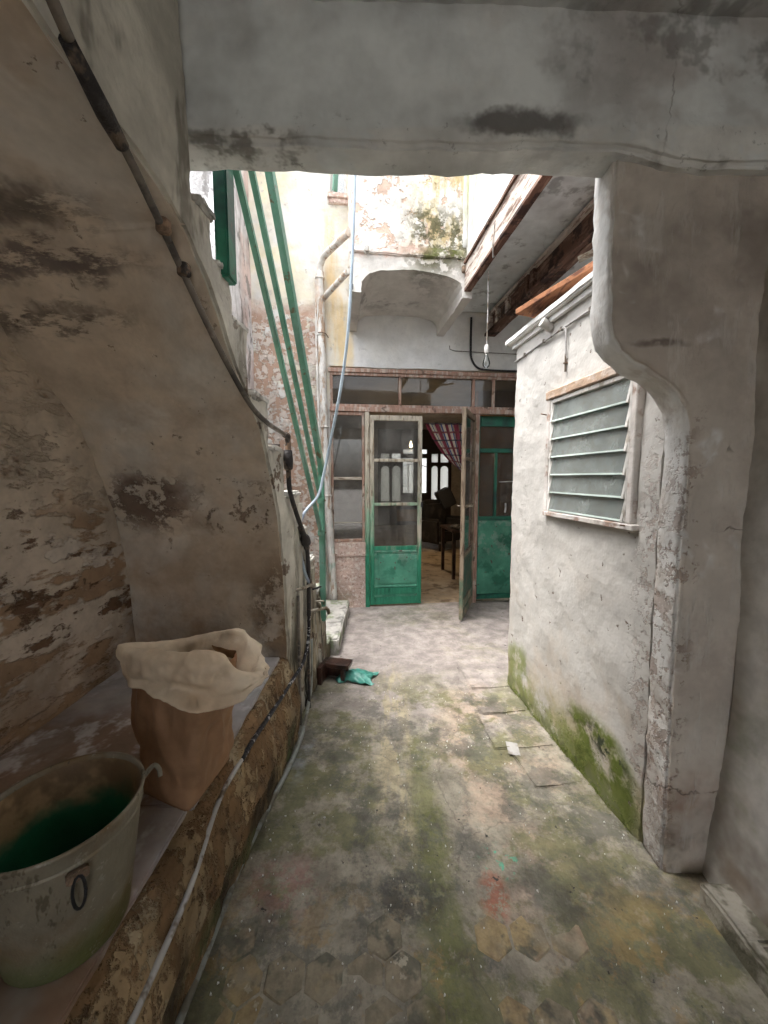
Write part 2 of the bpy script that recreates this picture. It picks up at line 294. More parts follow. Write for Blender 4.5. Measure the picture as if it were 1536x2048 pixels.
M['red_wood'] = wood('faded_red_brown_wood', (0.34, 0.21, 0.16), [dict(c=(0.46, 0.38, 0.32), s=7, t=(0.48, 0.6), vs=(4, 4, .8)), dict(c=(0.12, 0.08, 0.06), s=9, t=(0.58, 0.66))], bump=.4)
M['pale_wood'] = surf('weathered_pale_wood', (0.46, 0.41, 0.34), [dict(c=(0.24, 0.18, 0.13), s=8, t=(0.5, 0.6), vs=(.6, 4, 4)), dict(c=(0.36, 0.22, 0.17), s=5, t=(0.55, 0.65))], bump=.4)
M['joist_lit'] = surf('daylit_joist_side', (0.58, 0.52, 0.46), [dict(c=(0.20, 0.13, 0.10), s=5, t=(0.50, 0.62), vs=(4, .5, 4)), dict(c=(0.30, 0.22, 0.18), s=9, t=(0.55, 0.65), vs=(4, .6, 4))], bump=.6, vs=(5, 1, 5), bscale=12)  # same timber as the joist, coloured pale for its daylit side
M['joist'] = surf('dark_brown_joist', (0.13, 0.07, 0.05), [dict(c=(0.26, 0.17, 0.13), s=5, t=(0.5, 0.65), vs=(4, .5, 4)), dict(c=(0.05, 0.03, 0.025), s=6, t=(0.5, 0.6))], bump=.5, vs=(5, 1, 5), bscale=12)
M['orange_wood'] = surf('reddish_plank', (0.36, 0.16, 0.08), [dict(c=(0.16, 0.07, 0.045), s=6, t=(0.48, 0.6), vs=(4, .5, 4))], bump=.4)
M['pipe_white'] = surf('peeling_white_pipe_paint', (0.68, 0.66, 0.62), [
    dict(c=(0.45, 0.33, 0.24), s=8, t=(0.52, 0.6), vs=(2, 2, .5), h=-.4), dict(c=(0.62, 0.46, 0.34), s=3, t=(0.5, 0.65), r=('z', 3.0, 3.4), k=.7),
    dict(c=(0.30, 0.48, 0.42), s=4, t=(0.45, 0.6), r=('e', (-.66, 4.3, .8), (.4, .4, .5), .4, .1), k=.6)], bump=.4, rough=.6)
M['rail'] = surf('green_railing_paint', (0.12, 0.30, 0.215), [dict(c=(0.16, 0.31, 0.25), s=4, t=(0.45, 0.65)), dict(c=(0.14, 0.12, 0.07), s=12, t=(0.6, 0.66))], rough=.45, spec=.45, bump=.12)
M['rust'] = surf('rusty_iron_pipe', (0.20, 0.14, 0.10), [dict(c=(0.36, 0.24, 0.16), s=16, t=(0.48, 0.6)), dict(c=(0.07, 0.06, 0.055), s=10, t=(0.52, 0.6))], rough=.75, bump=.6, bscale=60)
M['pipe_grey'] = surf('limewashed_thin_pipe', (0.20, 0.175, 0.15), [dict(c=(0.10, 0.09, 0.08), s=7, t=(0.46, 0.6)), dict(c=(0.34, 0.30, 0.26), s=9, t=(0.57, 0.66), k=.7)], rough=.6, bump=.4)
M['blackpipe'] = surf('tarred_black_pipe', (0.045, 0.04, 0.04), [dict(c=(0.16, 0.12, 0.09), s=14, t=(0.54, 0.64))], rough=.55, bump=.8, bscale=50)
M['cord_white'] = surf('dirty_white_cord', (0.42, 0.41, 0.40), [dict(c=(0.15, 0.12, 0.09), s=9, t=(0.5, 0.6))], rough=.6, bump=.2)
M['cord_black'] = surf('black_cord_with_lime_splashes', (0.03, 0.03, 0.035), [dict(c=(0.5, 0.5, 0.52), s=30, t=(0.55, 0.6))], rough=.5, bump=.4, bscale=60)
M['hose_blue'] = surf('pale_blue_hose', (0.42, 0.50, 0.58), [dict(c=(0.30, 0.32, 0.56), s=4, t=(0.48, 0.6), r=('z', 1.35, 1.2), k=.7)], rough=.4, spec=.4, bump=0.05)
M['hose_grey'] = surf('grey_garden_hose', (0.30, 0.32, 0.30), [dict(c=(0.16, 0.15, 0.12), s=8, t=(0.48, 0.6))], rough=.55, bump=.2)
M['brass'] = surf('dull_tap_metal', (0.42, 0.38, 0.32), [dict(c=(0.2, 0.16, 0.11), s=20, t=(0.5, 0.6))], rough=.45, metal=.6, bump=.2)
M['black'] = surf('black_plastic', (0.025, 0.025, 0.027), rough=.45, bump=.1)
M['zinc'] = surf('old_galvanised_tub', (0.24, 0.215, 0.165), [dict(c=(0.18, 0.105, 0.04), s=4, t=(0.45, 0.65), k=.8), dict(c=(0.14, 0.17, 0.06), s=4, t=(0.35, 0.6), r=('z', .60, .50, .04), k=.8), dict(c=(0.10, 0.08, 0.05), s=16, ro=.8, t=(0.57, 0.63), vs=(1, 1, .4), k=.8), dict(c=(0.36, 0.34, 0.29), s=24, ro=.8, t=(0.60, 0.66), k=.6)], rough=.5, metal=.15, bump=.25, bscale=30)
M['tub_in'] = surf('green_coated_tub_inside', (0.36, 0.24, 0.13), [dict(c=(0.14, 0.085, 0.045), s=5, ro=.75, t=(.45, .6), k=.8), dict(c=(0.015, 0.13, 0.065), r=('z', .72, .66, .07))], rough=.45, spec=.4, bump=.15)
M['sack'] = surf('brown_paper_sack', (0.36, 0.21, 0.12), [dict(c=(0.28, 0.15, 0.08), s=3, t=(0.45, 0.65))], rough=.65, spec=.3, bump=.5, bscale=18, dist=.006)
M['sack_lit'] = surf('daylit_sack_collar', (0.74, 0.615, 0.465), [dict(c=(0.62, 0.48, 0.34), s=3, t=(0.45, 0.65))], rough=.6, spec=.3, bump=.5, bscale=22, dist=.006)  # same stuff as the sack, coloured paler for daylight on the collar
M['teal'] = surf('teal_plastic_bag', (0.08, 0.34, 0.28), [dict(c=(0.2, 0.45, 0.4), s=8, t=(0.5, 0.65))], rough=.35, spec=.5, bump=.4)
M['darkwood'] = surf('wet_dark_wood', (0.075, 0.035, 0.025), [dict(c=(0.03, 0.015, 0.012), s=6, t=(0.45, 0.6))], rough=.3, spec=.5, bump=.3)
M['leather'] = surf('black_worn_leather', (0.03, 0.027, 0.026), [dict(c=(0.06, 0.05, 0.045), s=6, t=(0.5, 0.65))], rough=.4, bump=.2)
M['int_wall'] = surf('dim_interior_wall', (0.50, 0.45, 0.39), [dict(c=(0.36, 0.31, 0.26), s=2, t=(0.45, 0.65))], bump=.2)
M['ochre'] = surf('ochre_interior_wall', (0.50, 0.27, 0.10), [dict(c=(0.36, 0.2, 0.09), s=3, t=(0.5, 0.65))], bump=.2)
M['int_floor'] = surf('brown_interior_floor', (0.36, 0.27, 0.18), [dict(c=(0.48, 0.41, 0.33), s=2, t=(0.4, 0.6), r=('y', 5.9, 4.7)), dict(c=(0.14, 0.09, 0.05), s=4, t=(0.5, 0.65))], rough=.55, spec=.35, bump=.3)  # paler towards the door, standing in for daylight that fades inward
M['screen_wood'] = surf('dark_screen_wood', (0.04, 0.03, 0.026), rough=.45, bump=.1)
M['street'] = surf('pale_street_paving', (0.5, 0.48, 0.45), bump=.2)
M['white'] = surf('white_wash', (0.8, 0.79, 0.77), bump=.3)
M['paper'] = surf('dirty_paper', (0.40, 0.39, 0.375), [dict(c=(0.3, 0.28, 0.25), s=12, t=(0.5, 0.6))], bump=.1)
M['moss'] = surf('green_moss', (0.10, 0.13, 0.028), [dict(c=(0.19, 0.21, 0.06), s=30, t=(.45, .6))], bump=0)
M['chip'] = surf('paint_chip', (0.72, 0.72, 0.68), bump=0)
M['rust_lintel'] = surf('rusty_window_lintel', (0.46, 0.33, 0.24), [dict(c=(0.55, 0.45, 0.38), s=8, t=(0.5, 0.6))], bump=.5)
M['pink_frame'] = surf('pinkish_window_paint', (0.64, 0.60, 0.57), [dict(c=(0.36, 0.26, 0.21), s=9, t=(0.5, 0.62)), dict(c=(0.62, 0.58, 0.54), s=5, t=(0.52, 0.62))], bump=.4)
M['white_frame'] = surf('off_white_window_paint', (0.66, 0.64, 0.61), [dict(c=(0.4, 0.36, 0.31), s=9, t=(0.55, 0.65))], bump=.2)
M['glass'] = glass('dusty_door_glass', (0.62, 0.62, 0.60), .10)
M['glass_transom'] = glass('very_dusty_transom_glass', (0.42, 0.41, 0.38), .07, (0.25, 0.22, 0.19), .6)
M['glass_louvre'] = glass('greenish_louvre_glass', (0.86, 0.93, 0.90), .27, (0.62, 0.68, 0.655), 1.3, .22)
M['glass_edge'] = surf('lit_glass_edge', (0.72, 0.83, 0.78), rough=.35, spec=.5, bump=0)  # pale tone stands for light passing through the pane edges
M['glass_clear'] = glass('clear_street_glass', (0.9, 0.92, 0.92), .04)
def frosted():
    q = NT('frosted_arch_glass'); t = q.n('BsdfTranslucent'); t.inputs[0].default_value = (.75, .76, .74, 1)
    d = q.n('BsdfDiffuse'); d.inputs[0].default_value = (.55, .56, .54, 1)
    m = q.n('MixShader'); m.inputs[0].default_value = .3
    q.put(m.inputs[1], t.outputs[0]); q.put(m.inputs[2], d.outputs[0]); q.put(q.out.inputs[0], m.outputs[0]); return q.m
M['frost'] = frosted()
def emis(name, c, k):
    q = NT(name); q.b.inputs['Emission Color'].default_value = c4(c); q.b.inputs['Emission Strength'].default_value = k
    q.b.inputs['Base Color'].default_value = c4(c); return q.m
M['lit'] = emis('lit_bulb', (1, .8, .45), 5)
def plaid():
    q = NT('red_plaid_curtain'); t = q.t
    uv = q.n('UVMap'); sx = q.n('SeparateXYZ'); q.put(sx.inputs[0], uv.outputs[0])
    def stripe(ax, f, a, b, o=0.0):
        s_ = q.math('FRACT', q.math('ADD', q.math('MULTIPLY', sx.outputs[ax], f), o))
        return q.math('MULTIPLY', q.math('GREATER_THAN', s_, a), q.math('LESS_THAN', s_, b))
    col = q.mix(stripe(0, 5, .0, .42), (.50, .44, .34, 1), (.20, .03, .05, 1))
    col = q.mix(stripe(0, 5, .62, .76), col, (.05, .07, .2, 1))
    col = q.mix(q.math('MULTIPLY', stripe(1, 9, .0, .2), .85), col, (.035, .03, .04, 1))
    col = q.mix(q.math('MULTIPLY', stripe(1, 4.5, .5, .62), .7), col, (.22, .05, .05, 1))
    q.put(q.b.inputs['Base Color'], col); q.b.inputs['Roughness'].default_value = .9
    return q.m
M['plaid'] = plaid()

# ------------------------------------------------------------------ mesh helpers
class MB:
    def __init__(s): s.bm = bmesh.new(); s.mats = []
    def box(s, a, b, mi=0):
        vs = [s.bm.verts.new((x, y, z)) for x in (a[0], b[0]) for y in (a[1], b[1]) for z in (a[2], b[2])]
        for f in ((0, 1, 3, 2), (4, 6, 7, 5), (0, 4, 5, 1), (2, 3, 7, 6), (0, 2, 6, 4), (1, 5, 7, 3)):
            s.bm.faces.new([vs[i] for i in f]).material_index = mi
        return s
    def bar(s, p, q, w, h, up=(0, 0, 1)):
        p, q = Vector(p), Vector(q); d = (q - p).normalized()
        x = d.cross(Vector(up)).normalized(); y = x.cross(d).normalized()
        r = [[s.bm.verts.new(o + x * (i * w / 2) + y * (j * h / 2)) for i, j in ((-1, -1), (1, -1), (1, 1), (-1, 1))] for o in (p, q)]
        for i in range(4): s.bm.faces.new((r[0][i], r[0][(i + 1) % 4], r[1][(i + 1) % 4], r[1][i]))
        s.bm.faces.new(r[0][::-1]); s.bm.faces.new(r[1]); return s
    def prism(s, poly, fa, fb):
        """poly 2D list; fa(p), fb(p) map to the two 3D ends"""
        a = [s.bm.verts.new(fa(p)) for p in poly]; b = [s.bm.verts.new(fb(p)) for p in poly]; n = len(poly)
        s.bm.faces.new(a); s.bm.faces.new(b[::-1])
        for i in range(n): s.bm.faces.new((a[(i + 1) % n], a[i], b[i], b[(i + 1) % n]))
        return s
    def tube(s, pts, r, seg=10, smooth=True, cap=True, sub=6):
        pts = [Vector(p) for p in pts]
        if smooth and len(pts) > 2: pts = spline(pts, sub)
        rs = r if isinstance(r, (list, tuple)) else [r] * len(pts)
        if len(rs) != len(pts): rs = [rs[min(int(i * len(rs) / len(pts)), len(rs) - 1)] for i in range(len(pts))]
        t0 = (pts[1] - pts[0]).normalized(); n = t0.orthogonal().normalized(); rings = []
        for i, p in enumerate(pts):
            t = (pts[min(i + 1, len(pts) - 1)] - pts[max(i - 1, 0)]).normalized()
            n = (n - t * n.dot(t)).normalized(); b = t.cross(n)
            rings.append([s.bm.verts.new(p + (n * math.cos(k * 2 * math.pi / seg) + b * math.sin(k * 2 * math.pi / seg)) * rs[i]) for k in range(seg)])
        for A, B in zip(rings, rings[1:]):
            for k in range(seg): s.bm.faces.new((A[k], A[(k + 1) % seg], B[(k + 1) % seg], B[k])).smooth = True
        if cap: s.bm.faces.new(rings[0][::-1]); s.bm.faces.new(rings[-1])
        return s
    def lathe(s, prof, c, seg=48, mis=None, cap=True):
        rings = []
        for r, z in prof:
            rings.append([s.bm.verts.new((c[0] + r * math.cos(k * 2 * math.pi / seg), c[1] + r * math.sin(k * 2 * math.pi / seg), c[2] + z)) for k in range(seg)])
        for i, (A, B) in enumerate(zip(rings, rings[1:])):
            for k in range(seg):
                f = s.bm.faces.new((A[k], A[(k + 1) % seg], B[(k + 1) % seg], B[k])); f.smooth = True
                if mis: f.material_index = mis[i]
        if not cap: return s
        s.bm.faces.new(rings[0][::-1]); f = s.bm.faces.new(rings[-1])
        if mis: f.material_index = mis[-1]
        return s
    def grid(s, nx, ny, fn, uv=False):
        V = [[s.bm.verts.new(fn(i / nx, j / ny)) for j in range(ny + 1)] for i in range(nx + 1)]
        L = s.bm.loops.layers.uv.new('UVMap') if uv else None
        for i in range(nx):
            for j in range(ny):
                f = s.bm.faces.new((V[i][j], V[i + 1][j], V[i + 1][j + 1], V[i][j + 1])); f.smooth = True
                if uv:
                    for lp, (a, b) in zip(f.loops, ((i, j), (i + 1, j), (i + 1, j + 1), (i, j + 1))): lp[L].uv = (a / nx, b / ny)
        return s
    def cells(s, xs, zs, y0, y1, keep, order='xyz'):
        """wall slab in the xs/zs grid between y0 and y1 with openings where keep(i,j) is False"""
        cache = {}
        def v(i, j, k):
            key = (i, j, k)
            if key not in cache:
                p = {'x': xs[i], 'y': (y0, y1)[k], 'z': zs[j]}
                cache[key] = s.bm.verts.new((p['x'], p['y'], p['z']) if order == 'xyz' else (p['y'], p['x'], p['z']))
            return cache[key]
        nx, nz = len(xs) - 1, len(zs) - 1
        K = lambda i, j: 0 <= i < nx and 0 <= j < nz and keep(i, j)
        for i in range(nx):
            for j in range(nz):
                if not K(i, j): continue
                s.bm.faces.new((v(i, j, 0), v(i + 1, j, 0), v(i + 1, j + 1, 0), v(i, j + 1, 0)))
                s.bm.faces.new((v(i, j, 1), v(i, j + 1, 1), v(i + 1, j + 1, 1), v(i + 1, j, 1)))
                for (di, dj, a, b) in ((-1, 0, (0, 0), (0, 1)), (1, 0, (1, 1), (1, 0)), (0, -1, (1, 0), (0, 0)), (0, 1, (0, 1), (1, 1))):
                    if not K(i + di, j + dj):
                        A, B = (i + a[0], j + a[1]), (i + b[0], j + b[1])
                        s.bm.faces.new((v(*A, 0), v(*A, 1), v(*B, 1), v(*B, 0)))
        return s
    def bevel(s, o, seg=2, ang=30):
        bmesh.ops.recalc_face_normals(s.bm, faces=s.bm.faces)
        es = [e for e in s.bm.edges if len(e.link_faces) == 2 and e.calc_face_angle(0) > rad(ang)]
        bmesh.ops.bevel(s.bm, geom=es, offset=o, segments=seg, affect='EDGES', clamp_overlap=True); return s
    def refine(s, mx, amp=0.0, sc=3.0, amp2=None, rounds=9):
        bmesh.ops.recalc_face_normals(s.bm, faces=s.bm.faces); s.bm.normal_update()
        bmesh.ops.triangulate(s.bm, faces=s.bm.faces)
        for _ in range(rounds):
            es = [e for e in s.bm.edges if e.calc_length() > mx]
            if not es: break
            bmesh.ops.subdivide_edges(s.bm, edges=es, cuts=1)
            bmesh.ops.triangulate(s.bm, faces=[f for f in s.bm.faces if len(f.verts) > 3])
        if amp: s.rough(amp, sc, amp2)
        return s
    def rough(s, amp, sc=3.0, amp2=None):
        a2 = amp * 0.4 if amp2 is None else amp2
        for v in s.bm.verts:
            p = v.co.copy()
            v.co += noise.noise_vector(p * sc) * amp + noise.noise_vector(p * sc * 4.3 + Vector((9, 3, 1))) * a2
        return s
    def build(s, name, mat, parent=None, smooth=None, auto=None):
        bmesh.ops.recalc_face_normals(s.bm, faces=s.bm.faces)
        me = bpy.data.meshes.new(name)
        if smooth:
            for f in s.bm.faces: f.smooth = True
        s.bm.to_mesh(me); s.bm.free()
        for m in (mat if isinstance(mat, (list, tuple)) else [mat]): me.materials.append(M[m])
        if auto: me.set_sharp_from_angle(angle=rad(auto))
        o = bpy.data.objects.new(name, me); C.objects.link(o)
        if parent is not None: o.parent = parent
        return o
def spline(P, n):
    out = []
    for i in range(len(P) - 1):
        a, b, c, d = P[max(i - 1, 0)], P[i], P[i + 1], P[min(i + 2, len(P) - 1)]
        for k in range(n):
            t = k / n
            out.append(0.5 * ((2 * b) + (c - a) * t + (2 * a - 5 * b + 4 * c - d) * t * t + (3 * b - a - 3 * c + d) * t ** 3))
    out.append(P[-1]); return out
def thing(name, label, cat, loc=(0, 0, 0), rz=0.0, group=None):
    o = bpy.data.objects.new(name, None); C.objects.link(o); o.empty_display_size = .1
    o.location = loc; o.rotation_euler = (0, 0, rz); return tag(o, label, cat, group)
def tag(o, label, cat, group=None):
    o['label'] = label; o['category'] = cat
    if group: o['group'] = group
    return o
def struct(o): o['kind'] = 'structure'; return o
def dupe(o, parent, mat=None):
    c = o.copy(); C.objects.link(c); c.parent = parent
    if mat is not None: c.matrix_local = mat
    return c

RZ = math.atan(0.118); RO = (0, 4.41, 0)          # the courtyard house stands about 7 degrees askew to the passage
RM = Matrix.Translation(RO) @ Matrix.Rotation(RZ, 4, 'Z')
def Wd(x, y, z): return RM @ Vector((x, y, z))
def XS(y): return -0.715 + 0.083 * y               # flank of the stair

# ------------------------------------------------------------------ ground and passage shell
def floor_z(x, y):
    z = 0.008 * noise.noise(Vector((x * 2.2, y * 1.6, 0))) + 0.004 * noise.noise(Vector((x * 9, y * 9, 3)))
    if y < 1.35: z -= 0.004 * min(1, (1.35 - y) * 4)
    return z
g = MB().grid(70, 190, lambda a, b: (-1.5 + 4.0 * a, -2.4 + 6.95 * b, floor_z(-1.5 + 4.0 * a, -2.4 + 6.95 * b)))
floor = struct(g.build('courtyard_floor', 'floor'))
# worn hexagonal tiles showing through in front
def hex_mesh(r):
    m = MB(); m.bm.verts.ensure_lookup_table()
    pts = [(r * math.sin(k * math.pi / 3), r * math.cos(k * math.pi / 3)) for k in range(6)]
    m.prism(pts, lambda p: (p[0], p[1], 0), lambda p: (p[0], p[1], -0.02))
    m.bevel(0.004, 1); return m
hexes = []
HR = 0.068
for k in range(3):
    o = hex_mesh(HR * (0.985 - 0.015 * k)).build('tile', 'tile', floor); hexes.append(o)
used = 0
rows = 0
for j in range(9):
    for i in range(-6, 10):
        x = (i + (j % 2) * .5) * HR * 1.76; y = 0.72 + j * HR * 1.53
        edge = 1.09 + 0.12 * noise.noise(Vector((x * 3, 2.2, y))) + (0.08 if -.3 < x < .05 else 0) + (0.12 if .35 < x < .6 else 0) - (.35 if .12 < x < .33 else 0)
        if y > edge - .02 or (y > .92 and random.random() < .16) or x < XS(y) + .10 or x > .66: continue
        if used < 3: o = hexes[used]
        else: o = hexes[random.randrange(3)].copy(); C.objects.link(o); o.parent = floor
        used += 1
        o.location = (x + random.uniform(-.003, .003), y + random.uniform(-.003, .003), floor_z(x, y) + 0.0015 + random.uniform(-.002, .002))
        o.rotation_euler = (random.uniform(-.02, .02), random.uniform(-.02, .02), random.uniform(-.05, .05))
# pale stones laid along the foot of the annex
for (lx, ly, sx, sy, rz) in ((.52, -2.02, .30, .26, .02), (.50, -2.32, .34, .30, -.03), (.54, -2.62, .26, .24, .05), (.56, -1.72, .30, .28, -.02)):
    m = MB().box((-sx / 2, -sy / 2, -.03), (sx / 2, sy / 2, .0065)).bevel(.006, 2).refine(.06, .006, 8)
    o = m.build('paving_stone', 'floor', floor, smooth=True, auto=40); o.location = Wd(lx, ly, 0); o.rotation_euler = (0, 0, RZ + rz)

m = MB().box((-.80, -2.3, 2.95), (1.7, 1.36, 3.14)).refine(.15, .010, 2.0)
for v in m.bm.verts:
    if v.co.z < 3.0: v.co.z -= .035 * (v.co.x + .3)
struct(m.build('passage_ceiling', 'ceil', smooth=True, auto=40))
struct(MB().box((-30, 4.52, -.30), (30, 60, -.06)).build('street', 'street'))
struct(MB().box((-30, -40, -.30), (30, -2.2, -.03)).build('front_street', 'street'))

# wall with the lintel and the S-shaped jamb on the right
t = thing('passage_wall', 'grey plastered wall over the passage opening with a swooping S-shaped jamb on the right', 'wall', (.2, 1.4, 0))
def put(o): o.matrix_parent_inverse = t.matrix_world.inverted() if False else Matrix.Translation(-Vector(t.location)); return o
J = [(.745, 2.62), (.748, 2.30), (.752, 2.10), (.757, 2.02), (.772, 1.965), (.80, 1.925), (.845, 1.892), (.90, 1.862), (.955, 1.828), (1.00, 1.788), (1.032, 1.735), (1.046, 1.67), (1.049, 1.58), (1.046, 1.30), (1.045, 1.05), (1.052, .6), (1.058, .25), (1.062, -.02)]
poly = J + [(1.62, -.02), (1.62, 2.62)]
m = MB().prism(poly, lambda p: (p[0], 1.34, p[1]), lambda p: (p[0], 1.462, p[1])).bevel(.009, 3, 50).refine(.04, .007, 6, .006)
put(m.build('jamb', 'pillar', t, smooth=True))
m = MB().box((-.95, 1.30, 2.545), (1.62, 1.435, 3.15)).bevel(.016, 3).refine(.045, .009, 4, .006)
for v in m.bm.verts:
    if v.co.z < 2.75:
        v.co.z -= .010 * (v.co.x + .4); k_ = min(1, max(0, (v.co.x - .66) / .34)); v.co.z -= .055 * k_ * k_ * (3 - 2 * k_)
put(m.build('lintel', 'ceil', t, smooth=True))

m = MB().box((1.265, -2.3, -.05), (1.45, 1.345, 3.0)).refine(.10, .018, 2.5)
for v in m.bm.verts:
    if v.co.z < .8: v.co.x -= .05 * (1 - max(v.co.z, 0) / .8) ** 2
tag(m.build('side_wall', 'rightwall', smooth=True, auto=60), 'pale grey bulging wall at the right edge of the picture', 'wall')
m = MB().cells([-1.6, .0, 1.2, 1.6], [-.05, 2.6, 3.1], -2.45, -2.3, lambda i, j: not (i == 1 and j == 0)).refine(.3, .01, 2)  # unseen doorway opening, added to let street light into the passage
tag(m.build('back_wall', 'rightwall', smooth=True), 'plastered wall behind the viewer with a doorway added to light the passage', 'wall')
t = thing('kerb', 'low grimy cement kerb with a terracotta strip at the foot of the right wall', 'kerb', (1.15, .6, 0))
def loc_put(o, root): o.matrix_parent_inverse = Matrix.Translation(-Vector(root.location)); return o
m = MB().box((1.115, -2.0, -.03), (1.165, 1.24, .075)).box((1.115, 1.06, -.03), (1.235, 1.24, .077)).bevel(.01, 2).refine(.05, .006, 7)
loc_put(m.build('curb_stone', 'kerb', t, smooth=True, auto=45), t)
m = MB().box((1.166, -2.0, -.03), (1.30, 1.058, .045)).refine(.08, .004, 7)
loc_put(m.build('terracotta_strip', 'terracotta', t, smooth=True, auto=45), t)

# left side: alcove wall, courtyard wall
m = MB().cells([-2.3 + .1 * i for i in range(47)], [-.05 + .1 * i for i in range(30)], -1.40, -1.47, lambda i, j: True, 'yxz').refine(.12, .016, 4, .008)
tag(m.build('alcove_wall', 'alcove', smooth=True, auto=60), 'brown flaking plaster wall behind the bench under the stair', 'wall')
m = MB().box((-1.75, -2.4, -.05), (-1.475, 4.40, 3.05)).box((-1.475, 2.12, 1.0), (-1.40, 3.55, 3.05)).box((-1.75, 3.551, 1.0), (-1.40, 4.40, 5.6)).refine(.12, .012, 3)
tag(m.build('courtyard_wall', 'court', smooth=True, auto=60), 'tall white weathered wall with grey streaks beyond the stair', 'wall')

# ------------------------------------------------------------------ staircase
st = thing('staircase', 'steep masonry staircase rising towards the viewer above the bench alcove', 'staircase', (-.95, 2.6, 0))
NOSE = [(3.16, .17), (3.02, .42), (2.86, .70), (2.68, .96), (2.53, 1.19), (2.385, 1.42), (2.09, 1.66), (1.90, 1.885), (1.69, 2.13), (1.54, 2.28), (1.43, 2.43)]
SOF = [(2.13, .40), (2.11, .48), (2.07, .84), (2.035, 1.17), (1.985, 1.34), (1.93, 1.48), (1.79, 1.735), (1.64, 1.885), (1.50, 2.015), (1.37, 2.165), (1.26, 2.27), (1.05, 2.33), (.7, 2.38), (.2, 2.44), (-2.35, 2.6)]
top = []
for k, (y, z) in enumerate(NOSE):
    yn = NOSE[k + 1][0] if k + 1 < len(NOSE) else 1.30
    top += [(y - .002, (NOSE[k - 1][1] - .012) if k else -.05), (y - .006, z - .012)]
poly = [(2.13, -.05)] + top + [(1.315, 2.385), (1.30, 2.60), (1.25, 3.12), (-2.35, 3.12)] + SOF[::-1]
m = MB().prism(poly, lambda p: (-1.44, p[0], p[1]), lambda p: (XS(p[0]), p[0], p[1])).bevel(.012, 2, 25).refine(.055, .010, 4, .005)
for f in m.bm.faces:
    c = f.calc_center_median(); f.material_index = 1 if c.x > XS(c.y) - .014 else 0
m.bm.normal_update()
loc_put(m.build('stair_body', ['soffit', 'string'], st, smooth=True, auto=55), st)
for k, (y, z) in enumerate(NOSE):
    yb = NOSE[k + 1][0] + .012 if k + 1 < len(NOSE) else 1.34
    m = MB().box((-1.42, min(yb, y - .05), z - .040), (XS(y) + .003, y + .010, z)).bevel(.012, 3).refine(.045, .008, 6, .006)
    loc_put(m.build('step', 'step', st, smooth=True, auto=50), st)
# buttress-like riser ends bulging on the flank
for y, z0, z1 in ((2.30, .55, 1.36), (2.44, .0, 1.14), (2.60, .0, .90), (2.79, .0, .64)):
    m = MB().box((XS(y) - .05, y - .055, z0), (XS(y) + .016, y + .075, z1)).bevel(.014, 2).refine(.05, .010, 7, .006)
    loc_put(m.build('riser_end', 'string', st, smooth=True, auto=55), st)
m = MB().box((XS(3.4) - .35, 3.14, -.03), (XS(3.4) + .045, 4.20, .14)).bevel(.014, 2).refine(.06, .009, 6)
loc_put(m.build('bottom_step', 'step', st, smooth=True, auto=50), st)

# bench under the stair
bn = thing('bench', 'masonry bench with a dull marble top under the staircase', 'bench', (-.95, 1.0, 0))
poly = [(-1.42, -.04), (-.575, -.04), (-.555, .2), (-.545, .44), (-.55, .463), (-.575, .474), (-1.42, .470)]
def bx(p, y): return p[0] + (.06 * (y - .9) if -.58 < p[0] < -.5 and p[1] < .3 else .0)
m = MB().prism(poly, lambda p: (bx(p, -2.3), -2.3, p[1]), lambda p: (bx(p, 2.12), 2.12, p[1])).refine(.042, .011, 6, .012)
loc_put(m.build('masonry', 'bench', bn, smooth=True, auto=32), bn)
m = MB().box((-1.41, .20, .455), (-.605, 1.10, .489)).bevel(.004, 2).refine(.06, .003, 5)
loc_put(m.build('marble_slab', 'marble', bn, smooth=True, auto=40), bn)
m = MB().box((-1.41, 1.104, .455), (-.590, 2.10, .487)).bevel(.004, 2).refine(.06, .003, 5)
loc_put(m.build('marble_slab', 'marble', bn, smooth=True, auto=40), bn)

# ------------------------------------------------------------------ green stair railing
rl = thing('stair_railing', 'green metal stair railing of three sloping bars between two posts', 'railing', (XS(2.81), 2.81, .42))
def rp(y, z, off=.02): return (XS(y) + off, y, z)
def ext(a, b, k): return (a[0] + (b[0] - a[0]) * k, a[1] + (b[1] - a[1]) * k)
def rail(name, a, b, w, h, k, off):
    e = ext(a, b, k); m = MB().bar(rp(*a, off), rp(*e, off), w, h, (1, 0, 0)).bevel(.004, 2)
    return loc_put(m.build(name, 'rail', rl, auto=30, smooth=True), rl)
m = MB().box((XS(2.81) + .005, 2.79, .43), (XS(2.81) + .045, 2.835, 1.60)).bevel(.005, 2); loc_put(m.build('newel_post', 'rail', rl), rl)
rail('handrail', (2.83, 1.53), (1.90, 2.92), .080, .034, 1.25, .030)
rail('bar', (2.80, 1.33), (1.712, 2.78), .036, .024, 1.3, .022)
rail('bar', (2.80, 1.09), (1.570, 2.675), .036, .024, 1.35, .022)
m = MB().box((-.615, 1.475, 2.235), (-.565, 1.555, 3.35)).bevel(.006, 2); loc_put(m.build('top_post', 'dkgreen', rl), rl)

for (y_, z_) in ((2.79, 1.335), (2.79, 1.10), (2.81, 1.555)):
    loc_put(MB().box((XS(y_) + .002, y_ - .030, z_ - .022), (XS(y_) + .052, y_ + .026, z_ + .022)).bevel(.005, 2).build('clamp', 'rail', rl, smooth=True, auto=30), rl)
    loc_put(MB().lathe([(.007, 0), (.007, .006), (.004, .008)], (0, 0, 0), 8).build('bolt', 'rust', rl), rl).matrix_local = Matrix.Translation(Vector((XS(y_) + .052, y_, z_)) - Vector(rl.location)) @ Matrix.Rotation(rad(90), 4, 'Y')

